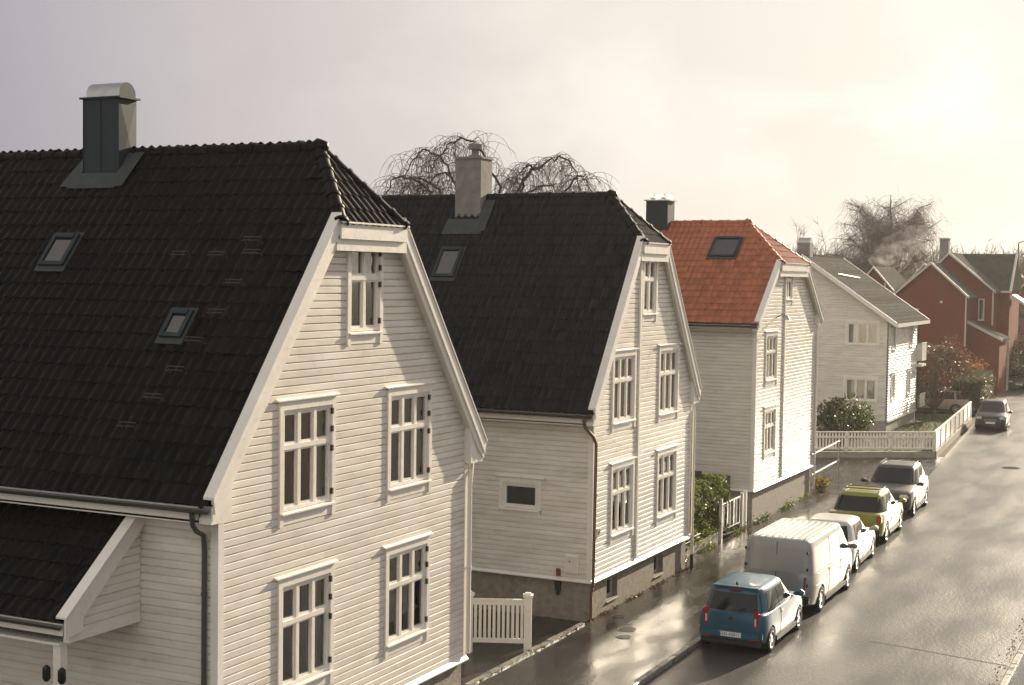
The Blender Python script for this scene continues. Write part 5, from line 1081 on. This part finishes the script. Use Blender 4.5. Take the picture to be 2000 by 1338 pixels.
def car(name, label, cat, loc, heading, L, Wd, H, top, cab, belt, wr, axles, color, side, zb=0.20, n_exp=5.0, wt=0.745, rear_v=(0.12, 0.86), front_v=(0.06, 0.90), rear_k=0.82, rails=False, front=None, rear=None, tum=0.95, roofm=None, sidelower=False, seams=(), group=None):
    C = empty(name, loc); C.rotation_euler = (0, 0, heading); tag(C, label, cat, group); ORG[C.name] = Vector((0, 0, 0))
    X = lambda f: (f-0.5)*L
    hwid = Wd/2
    def wx(f):
        return hwid*float(np.interp(f, [0, .012, .04, .12, .5, .86, .95, .985, 1.0], [.80, .90, .955, .99, 1.0, .985, .93, .84, .70]))
    def zt(f): return float(np.interp(f, [p[0] for p in top], [p[1] for p in top]))
    def zbt(f): return zb + float(np.interp(f, [0, .03, .1, .88, .97, 1], [.14, .04, 0, 0, .05, .12]))
    def sec(f):
        w_, b, t = wx(f), zbt(f), zt(f); h = t-b; cr_ = 0.025
        return [(0, b), (w_*.80, b), (w_*.95, b+.05), (w_*.985, b+h*.25), (w_, b+h*.5), (w_*.99, b+h*.78), (w_*.955, t-.02), (w_*.90, t+cr_*.3), (w_*.55, t+cr_), (0, t+cr_*1.2)]
    fs_ = sorted(set([0, .006, .015, .03, .06, .1, .16, .24, .32, .4, .48, .56, .64, .7, .76, .8, .84, .88, .92, .95, .97, .985, .994, 1.0]))
    mb = MB(); rings = []
    for f in fs_:
        h_ = sec(f); rings.append([(X(f), y, z) for y, z in h_] + [(X(f), -y, z) for y, z in h_[-2:0:-1]])
    m_ = len(rings[0]); mb.add([p for r_ in rings for p in r_], [(i*m_+k, i*m_+(k+1) % m_, (i+1)*m_+(k+1) % m_, (i+1)*m_+k) for i in range(len(rings)-1) for k in range(m_)] + [tuple(range(m_)), tuple(range((len(rings)-1)*m_, len(rings)*m_))[::-1]])
    body = lmesh(mb, 'body', color, C, True, 40)
    # wheel arches cut out of the body
    cut = MB()
    for ax in axles:
        for s in (-1, 1): cut.tube([(X(ax), s*(hwid-0.24), wr), (X(ax), s*(hwid+0.3), wr)], wr*1.13, 28)
    co = bpy.data.objects.new('arch_cutter', cut.mesh('arch_cutter', 'black_trim')); COL.objects.link(co); co.matrix_world = C.matrix_basis
    co.location = loc; co.rotation_euler = (0, 0, heading)
    bpy.context.view_layer.update()
    md = body.modifiers.new('arches', 'BOOLEAN'); md.operation = 'DIFFERENCE'; md.object = co; md.solver = 'EXACT'
    bpy.context.view_layer.update(); dg = bpy.context.evaluated_depsgraph_get()
    nm = bpy.data.meshes.new_from_object(body.evaluated_get(dg)); body.modifiers.clear(); body.data = nm
    nm.polygons.foreach_set('use_smooth', [True]*len(nm.polygons)); nm.set_sharp_from_angle(angle=R(38))
    bpy.data.objects.remove(co)
    # cabin
    xr0, xr1, xf1, xf0 = [X(c) for c in cab]; wb_ = hwid*tum; wt_ = hwid*wt
    zt_r = H-0.03
    def ring(v):
        vv = v; a0 = xr0+(xr1-xr0)*vv; a1 = xf0+(xf1-xf0)*vv; z = belt-0.06+(zt_r-belt+0.06)*vv; w_ = wb_+(wt_-wb_)*(vv**1.25)
        return (a0+a1)/2, (a1-a0)/2, w_, z
    def sgn(a): return 1 if a >= 0 else -1
    NP = 48
    def rpts(v, sh=0.0, dz=0.0):
        xm, a, b, z = ring(v); a -= sh; b -= sh; out = []
        for k in range(NP):
            t = 2*math.pi*(k+.5)/NP; c, s = math.cos(t), math.sin(t); out.append((xm+a*sgn(c)*abs(c)**(2/n_exp), b*sgn(s)*abs(s)**(2/n_exp), z+dz))
        return out
    mb = MB(); rr = [rpts(v) for v in (0, .25, .5, .75, .92)] + [rpts(1.0, 0.02, -0.005), rpts(1.0, 0.07, 0.022), rpts(1.0, 0.20, 0.036), rpts(1.0, 0.45, 0.044)]
    mb.add([p for r_ in rr for p in r_], [(i*NP+k, i*NP+(k+1) % NP, (i+1)*NP+(k+1) % NP, (i+1)*NP+k) for i in range(len(rr)-1) for k in range(NP)] + [tuple(range((len(rr)-1)*NP, len(rr)*NP))])
    roof = lmesh(mb, 'roof', roofm or color, C, True, 50)
    def side_pt(x, v, s, off=0.006):
        xm, a, b, z = ring(v); t = min(1, abs((x-xm)/a)); return (x, s*(b*(1-t**n_exp)**(1/n_exp)+off), z+0.002)
    def end_pt(yf, v, s, off=0.006):
        xm, a, b, z = ring(v); return (xm+s*(a*(1-abs(yf)**n_exp)**(1/n_exp)+off), yf*b, z+0.002)
    def side_panel(nm, m, q, s, off=0.006):      # q: (f at bottom rear, f at bottom front, f at top rear, f at top front, v0, v1)
        f0, f1, g0, g1, v0, v1 = q; rows = []
        for i in range(7):
            t = i/6; v = v0+(v1-v0)*t; a, b = X(f0+(g0-f0)*t), X(f1+(g1-f1)*t); rows.append([side_pt(a+(b-a)*k/8, v, s, off) for k in range(9)])
        mb = MB(); mb.grid(rows); return mb.build(nm, m, C, smooth=True, fix=False)
    for q in side:
        for s in (-1, 1): side_panel('side_window', 'car_glass', q, s)
    def end_panel(nm, s, v0, v1, k_):
        rows = []
        for i in range(7):
            v = v0+(v1-v0)*i/6; rows.append([end_pt(k_*(2*k/12-1), v, s) for k in range(13)])
        mb = MB(); mb.grid(rows); return mb.build(nm, 'car_glass', C, smooth=True, fix=False)
    end_panel('windscreen', 1, *front_v, 0.86)
    if rear_v: end_panel('rear_window', -1, *rear_v, rear_k)
    # wheels
    ty = MB(); prof = [(wr*.62, .095), (wr*.70, .105), (wr*.93, .105), (wr, .08), (wr, -.08), (wr*.93, -.105), (wr*.62, -.10)]; rows = []
    for k in range(29): t = 2*math.pi*k/28; rows.append([(r_*math.cos(t), y, r_*math.sin(t)) for r_, y in prof])
    ty.grid(rows); tme = ty.mesh('tyre', 'tyre', smooth=True, fix=False)
    rm = MB(); rows = []
    for k in range(29): t = 2*math.pi*k/28; rows.append([(r_*math.cos(t), y, r_*math.sin(t)) for r_, y in ((wr*.70, .10), (wr*.64, .103), (wr*.58, .07), (wr*.56, -.06))])
    rm.grid(rows)
    for k in range(5):
        t = 2*math.pi*k/5+.3; c, s = math.cos(t), math.sin(t); u = Vector((c, 0, s)); v = Vector((-s, 0, c))
        P = [u*(wr*.10)+v*(wr*.10), u*(wr*.62)+v*(wr*.075), u*(wr*.62)-v*(wr*.075), u*(wr*.10)-v*(wr*.10)]; rm.prism([(p.x, .055, p.z) for p in P], (0, .03, 0))
    rm.tube([(0, .03, 0), (0, .095, 0)], wr*.16, 12); rme = rm.mesh('rim', 'alloy')
    hb_ = MB(); hb_.tube([(0, -.03, 0), (0, .02, 0)], wr*.57, 24); hme = hb_.mesh('brake_disc', 'black_trim')
    for ax in axles:
        for s in (-1, 1):
            wh = empty('wheel', (0, 0, 0), C); wh.location = (X(ax), s*(hwid-.115), wr); wh.rotation_euler = (0, rng.uniform(0, 6), 0 if s > 0 else math.pi); ORG[wh.name] = Vector((0, 0, 0))
            for me_, nn in ((tme, 'tyre'), (rme, 'rim'), (hme, 'brake_disc')): place(me_, nn, wh, Matrix())
    mb = MB(); mb.box(X(axles[0])+.05, X(axles[1])-.05, -hwid*.78, hwid*.78, zb-.03, zb+.2); mb.box(X(.03), X(.97), -hwid*.6, hwid*.6, zb+.02, zb+.3); mb.build('underbody', 'black_trim', C)
    # mirrors, handles, sills
    for s in (-1, 1):
        mb = MB(); xm_ = X(cab[3])-.32; mb.tube([(xm_, s*(hwid*.93), belt+.03), (xm_-.01, s*(hwid+.05), belt+.07), (xm_-.02, s*(hwid+.13), belt+.08), (xm_-.02, s*(hwid+.21), belt+.07)], [.03, .07, .085, .04], 10); lmesh(mb, 'mirror', roofm or color, C)
        mb = MB(); mb.box(X(axles[0])+wr*1.2, X(axles[1])-wr*1.2, s*hwid*.985-.02, s*hwid*.985+.02, zb-.01, zb+.10); mb.build('sill', 'black_trim', C)
        for f in seams:
            h_ = sec(f)[2:7]; mb = MB(); mb.tube([(X(f), s*(y+.001), z) for y, z in h_], .006, 4); mb.build('door_seam', 'black_trim', C)
            w_, b, t = wx(f), zbt(f), zt(f); mb = MB(); mb.box(X(f)+.06, X(f)+.24, s*w_*.985-.012, s*w_*.985+.028, b+(t-b)*.80, b+(t-b)*.80+.035); mb.build('door_handle', color, C)
        if rails:
            xm, a, b, z = ring(1.0); mb = MB(); P = [(xm-a*.75, s*(b-.10), z+.02), (xm-a*.70, s*(b-.10), z+.075), (xm+a*.62, s*(b-.10), z+.075), (xm+a*.70, s*(b-.10), z+.02)]; mb.tube(P, .02, 6); mb.build('roof_rail', 'chrome', C)
    def blk(nm, m, x0, x1, ya, yb, z0, z1, bev=0.012, parent=None):
        mb = MB(); mb.box(x0, x1, ya, yb, z0, z1); o = mb.build(nm, m, parent or C)
        b = bmesh.new(); b.from_mesh(o.data); bmesh.ops.bevel(b, geom=list(b.edges), offset=min(bev, (x1-x0)*.45, (yb-ya)*.45, (z1-z0)*.45), segments=2, affect='EDGES'); b.to_mesh(o.data); b.free(); return o
    return C, X, hwid, blk, ring
# -- blue hatchback, seen from behind
C, X, hw_, blk, ring = car('blue_hatchback', 'small blue hatchback parked closest to the camera, rear number plate showing', 'car', (32.98, 9.68, 0), 0.0, 3.56, 1.645, 1.475,
    [(0, .90), (.03, .93), (.5, .93), (.78, .95), (.84, .90), (.93, .80), (1.0, .62)], (.012, .10, .585, .80), .93, .29, (.16, .825), 'blue_paint',
    [(.13, .34, .17, .35, .10, .86), (.36, .70, .365, .565, .10, .86)], rear_v=(.06, .80), rear_k=.86, seams=(.36,))
xr = X(0)
for s in (-1, 1):
    o = blk('tail_light', 'tail_red', xr-.012, xr+.10, s*.60-.075, s*.60+.075, .60, .985, .03)
    blk('lens', 'lamp_clear', xr-.018, xr+.02, s*.58-.028, s*.58+.028, .67, .86, .012, o)
blk('bumper', 'blue_paint', xr-.045, xr+.12, -.74, .74, .33, .56, .05); blk('lower_trim', 'black_trim', xr-.03, xr+.12, -.70, .70, .20, .325, .03)
pb_ = blk('number_plate', 'plate_white', xr-.062, xr-.047, -.26, .26, .39, .50, .004)
blk('country_band', 'plate_blue', xr-.0645, xr-.0615, .215, .258, .392, .498, .001, pb_)
fc = bpy.data.curves.new('plate_text', 'FONT'); fc.body = 'ED 43011'; fc.size = .105; fc.align_x = 'CENTER'; fc.align_y = 'CENTER'; fc.extrude = .0008
fo = bpy.data.objects.new('plate_text', fc); COL.objects.link(fo); bpy.context.view_layer.update(); tm_ = bpy.data.meshes.new_from_object(fo.evaluated_get(bpy.context.evaluated_depsgraph_get())); bpy.data.objects.remove(fo); tm_.materials.append(MATS['black_trim'])
o = bpy.data.objects.new('plate_text', tm_); COL.objects.link(o); o.parent = pb_; o.matrix_local = Matrix(((0, 0, -1, xr-.0635), (-1, 0, 0, -.02), (0, 1, 0, .445), (0, 0, 0, 1)))
mb = MB(); mb.tube([(xr-.006, 0, .80), (xr+.02, 0, .80)], .045, 16); mb.build('badge', 'black_trim', C)
mb = MB(); mb.box(xr-.004, xr+.02, -.60, .60, .70, .705); mb.build('hatch_seam', 'black_trim', C)
mb = MB(); mb.tube([(xr+.45, 0, 1.50), (xr+.40, 0, 1.56), (xr+.36, 0, 1.58)], [.03, .02, .005], 8); mb.build('aerial', 'black_trim', C)
mb = MB(); mb.tube([(X(.012)-.03, -.05, .95), (X(.035)-.03, -.30, 1.05)], .010, 6); mb.build('wiper', 'black_trim', C)
blk('brake_light', 'tail_red', X(.082)-.03, X(.10), -.14, .14, 1.405, 1.425, .004)
for s in (-1, 1): blk('reflector', 'tail_red', xr-.052, xr-.02, s*.56-.10, s*.56+.10, .345, .375, .006)
blk('spoiler', 'blue_paint', X(.085), X(.14), -.56, .56, 1.43, 1.47, .02)
# -- silver van
C, X, hw_, blk, ring = car('silver_van', 'silver panel van with ribbed roof parked behind the blue hatchback', 'van', (37.75, 9.80, 0), 0.0, 4.9, 1.90, 1.95,
    [(0, 1.12), (.03, 1.14), (.84, 1.14), (.90, 1.10), (.95, 1.0), (.98, .85), (1.0, .68)], (.004, .018, .70, .895), 1.14, .335, (.205, .815), 'silver_paint',
    [(.63, .855, .635, .72, .08, .84), (.40, .605, .40, .61, .10, .84)], zb=.24, n_exp=14, wt=.88, rear_v=None, tum=.965, seams=(.62, .36))
xm, a, b, z = ring(1.0)
for k in range(9):
    y = -b*.80+1.6*b*k/8; mb = MB(); mb.tube([(xm-a*.92, y, z+.025), (xm-a*.85, y, z+.05), (xm+a*.7, y, z+.05), (xm+a*.78, y, z+.03)], .022, 6); mb.build('roof_rib', 'silver_paint', C)
xr = X(0)
for s in (-1, 1): blk('tail_light', 'van_lamp', xr-.008, xr+.08, s*.74-.04, s*.74+.04, .72, 1.06, .02); blk('reflector', 'tail_red', xr-.045, xr+.02, s*.62-.09, s*.62+.09, .42, .48, .01)
blk('bumper', 'black_trim', xr-.05, xr+.15, -.86, .86, .34, .56, .04)
mb = MB(); mb.tube([(X(.10), -hw_*.985, 1.06), (X(.60), -hw_*1.0, 1.06)], .012, 6); mb.build('slide_rail', 'chrome', C)
for s in (-1, 1):
    for zz in (.80, 1.20, 1.62): blk('hinge', 'black_trim', X(.002)-.012, X(.012), s*.80-.02, s*.80+.02, zz, zz+.07, .004)
blk('door_handle', 'black_trim', X(0)-.02, X(0)+.02, .04, .20, .96, 1.0, .006); mb = MB(); mb.box(X(.018)-.03, X(.05), -.006, .006, 1.16, 1.86); mb.build('door_seam', 'black_trim', C)
blk('number_plate', 'plate_white', X(0)-.014, X(0)+.01, -.26, .26, .66, .77, .003)
mb = MB(); mb.box(X(0)-.003, X(0)+.02, -.008, .008, .58, 1.14); mb.build('door_seam', 'black_trim', C)
mb = MB(); mb.tube([(X(.08), -hw_*1.002, .78), (X(.74), -hw_*1.004, .80)], .012, 6); mb.build('trim_strip', 'chrome', C)
# -- white hatchback
C, X, hw_, blk, ring = car('white_hatchback', 'white hatchback standing just in front of the silver van', 'car', (43.05, 10.08, 0), R(1.5), 4.0, 1.75, 1.45,
    [(0, .90), (.04, .93), (.5, .92), (.74, .95), (.82, .90), (.93, .78), (1.0, .60)], (.03, .16, .55, .765), .92, .31, (.19, .81), 'white_paint',
    [(.19, .40, .235, .395, .10, .86), (.415, .68, .41, .535, .10, .86)], seams=(.40, .62))
for s in (-1, 1): blk('tail_light', 'tail_red', X(0)-.02, X(0)+.16, s*.70-.13, s*.70+.13, .76, .92, .03)
blk('bumper', 'white_paint', X(0)-.05, X(0)+.12, -.78, .78, .32, .56, .05)
# -- lime estate with rails and lettered door
C, X, hw_, blk, ring = car('lime_estate', 'olive-lime crossover with roof rails and lettering on its door', 'car', (48.35, 10.32, 0), R(1.5), 4.4, 1.82, 1.60,
    [(0, .98), (.04, 1.02), (.5, 1.0), (.74, 1.03), (.82, .98), (.93, .86), (1.0, .68)], (.03, .17, .57, .775), 1.0, .34, (.19, .80), 'lime_paint',
    [(.06, .17, .17, .18, .12, .80), (.19, .41, .20, .40, .10, .85), (.43, .69, .42, .55, .10, .85)], rails=True, seams=(.42, .64), zb=.24)
for s in (-1, 1): blk('tail_light', 'tail_red', X(0)-.02, X(0)+.14, s*.76-.10, s*.76+.10, .74, .98, .03)
blk('bumper', 'black_trim', X(0)-.05, X(0)+.12, -.80, .80, .30, .56, .05)
mb = MB(); xm, a, b, z = ring(1.0)
for f in (-.45, .25): mb = MB(); mb.tube([(xm+a*f, -b+.08, z+.085), (xm+a*f, b-.08, z+.085)], .018, 6); mb.build('cross_bar', 'black_trim', C)
dec = blk('door_panel', 'white_paint', X(.33), X(.66), -hw_*1.0-.004, -hw_*.99, .60, .80, .002)
for k in range(6):
    x = X(.345)+k*.235; blk('letter', 'black_trim', x, x+.04, -hw_*1.0-.010, -hw_*.99, .62, .78, .001, dec); blk('letter', 'black_trim', x+.05, x+.13, -hw_*1.0-.0095, -hw_*.99, .68+.03*(k % 3), .71+.03*(k % 3), .001, dec)
# -- mauve-grey SUV, front towards the camera
def nose(C, X, hw_, blk, color, zl, plate=True, grille=True, gz=(.52, .72)):
    xf = X(1.0)
    for s in (-1, 1): o = blk('headlight', 'lamp_clear', xf-.30, xf-.02, s*hw_*.70-.16, s*hw_*.70+.16, zl-.09, zl+.07, .04)
    if grille:
        gr = blk('grille', 'black_trim', xf-.10, xf+.012, -hw_*.42, hw_*.42, gz[0], gz[1], .02)
        for k in range(3): z = gz[0]+(gz[1]-gz[0])*(k+.7)/3.4; blk('grille_bar', 'chrome', xf+.008, xf+.02, -hw_*.40, hw_*.40, z, z+.018, .004, gr)
    blk('lower_intake', 'black_trim', xf-.08, xf+.015, -hw_*.62, hw_*.62, .27, .42, .02)
    if plate: blk('number_plate', 'plate_white', xf+.016, xf+.03, -.26, .26, .44, .55, .003)
C, X, hw_, blk, ring = car('grey_suv', 'mauve-grey SUV facing the camera with sunlit roof, last in the parked row', 'car', (54.2, 10.55, 0), math.pi+R(1.5), 4.55, 1.88, 1.66,
    [(0, 1.02), (.04, 1.06), (.5, 1.04), (.72, 1.06), (.80, 1.02), (.92, .94), (.975, .84), (1.0, .66)], (.03, .15, .52, .745), 1.04, .35, (.19, .805), 'mauve_paint',
    [(.06, .15, .16, .17, .12, .80), (.17, .38, .18, .37, .10, .85), (.40, .66, .39, .50, .10, .85)], rails=True, seams=(.39, .61), zb=.24, front_v=(.08, .90))
nose(C, X, hw_, blk, 'mauve_paint', .80, gz=(.56, .76))
# -- graphite compact facing the camera
C, X, hw_, blk, ring = car('graphite_hatchback', 'dark grey compact car facing the camera beside the end of the street fence', 'car', (87.6, 11.55, 0), math.pi+R(4), 4.3, 1.78, 1.60,
    [(0, .96), (.04, 1.0), (.5, .98), (.76, 1.0), (.83, .95), (.93, .86), (.975, .78), (1.0, .62)], (.03, .12, .53, .785), .98, .31, (.18, .81), 'graphite_paint',
    [(.14, .38, .16, .37, .10, .85), (.40, .69, .39, .52, .10, .85)], seams=(.39, .62), front_v=(.08, .90))
nose(C, X, hw_, blk, 'graphite_paint', .76, gz=(.54, .72))
# -- estate car standing in the driveway behind the fence, side on
C, X, hw_, blk, ring = car('sand_estate', 'beige estate car parked side-on behind the garden fence with roof bars', 'car', (96.2, 16.3, 0), R(92), 4.6, 1.80, 1.52,
    [(0, .95), (.04, .98), (.5, .96), (.74, .98), (.82, .93), (.93, .84), (1.0, .64)], (.02, .10, .56, .77), .96, .32, (.2, .8), 'sand_paint',
    [(.05, .20, .11, .205, .10, .85), (.22, .42, .23, .41, .10, .85), (.44, .69, .43, .54, .10, .85)], rails=True, seams=(.43, .65))
for s in (-1, 1): blk('tail_light', 'tail_red', X(0)-.02, X(0)+.16, s*.78-.07, s*.78+.07, .66, 1.0, .03)
# -- far car at the edge of the picture
C, X, hw_, blk, ring = car('dark_saloon', 'dark blue-grey car facing the camera at the far right edge', 'car', (121.5, 14.05, 0), math.pi+R(6), 4.5, 1.80, 1.46,
    [(0, .93), (.04, .98), (.2, .96), (.74, .96), (.82, .91), (.93, .82), (1.0, .62)], (.10, .24, .55, .77), .95, .31, (.2, .81), 'night_paint',
    [(.24, .42, .29, .41, .10, .85), (.44, .69, .43, .54, .10, .85)], seams=(.43, .65))
nose(C, X, hw_, blk, 'night_paint', .70)
C, X, hw_, blk, ring = car('silver_hatchback', 'pale silver car parked behind the dark car at the far right edge', 'car', (127.5, 14.9, 0), math.pi+R(6), 4.2, 1.76, 1.50,
    [(0, .93), (.04, .98), (.2, .96), (.74, .96), (.82, .91), (.93, .82), (1.0, .62)], (.04, .16, .55, .77), .95, .31, (.2, .81), 'silver_paint',
    [(.20, .42, .25, .41, .10, .85), (.44, .69, .43, .54, .10, .85)])
nose(C, X, hw_, blk, 'silver_paint', .70)

# ------------------------------------------------------------------ smoke drifting from the brick house chimney
m = bpy.data.materials.new('smoke'); m.use_nodes = True; ns, ls = m.node_tree.nodes, m.node_tree.links
for n in list(ns): ns.remove(n)
o_ = ns.new('ShaderNodeOutputMaterial'); pv = ns.new('ShaderNodeVolumePrincipled'); pv.inputs['Color'].default_value = (.9, .9, .92, 1); pv.inputs['Anisotropy'].default_value = .3
g_ = ns.new('ShaderNodeTexCoord'); nz_ = ns.new('ShaderNodeTexNoise'); nz_.inputs['Scale'].default_value = 0.9; nz_.inputs['Detail'].default_value = 6; nz_.inputs['Distortion'].default_value = 1.2; ls.new(g_.outputs['Object'], nz_.inputs['Vector'])
mr_ = ns.new('ShaderNodeMapRange'); mr_.inputs[1].default_value = .48; mr_.inputs[2].default_value = .75; mr_.inputs[4].default_value = .28; ls.new(nz_.outputs[0], mr_.inputs[0]); ls.new(mr_.outputs[0], pv.inputs['Density']); ls.new(pv.outputs[0], o_.inputs['Volume'])
MATS['smoke'] = m
mb = MB(); mb.tube([(121.0, 20.1, 12.3), (120.5, 21.0, 12.5), (119.5, 22.3, 12.0), (118.5, 23.8, 10.9), (118, 25.4, 9.8)], [.2, .7, 1.2, 1.4, .6], 12)
tag(mb.build('chimney_smoke', 'smoke', smooth=True), 'thin grey smoke drifting from the chimney of the brick house', 'smoke', kind='stuff')

# ------------------------------------------------------------------ damp air over the whole street
m = bpy.data.materials.new('haze'); m.use_nodes = True; ns, ls = m.node_tree.nodes, m.node_tree.links
for n in list(ns): ns.remove(n)
o_ = ns.new('ShaderNodeOutputMaterial'); pv = ns.new('ShaderNodeVolumePrincipled'); pv.inputs['Color'].default_value = (.96, .94, .90, 1); pv.inputs['Density'].default_value = 0.00021; pv.inputs['Anisotropy'].default_value = 0.55
ls.new(pv.outputs[0], o_.inputs['Volume']); MATS['haze'] = m
mb = MB(); mb.box(-160, 2260, -950, 1200, -1.06, 18.6); tag(mb.build('haze', 'haze'), 'thin damp sunlit haze in the air', 'haze', kind='stuff')
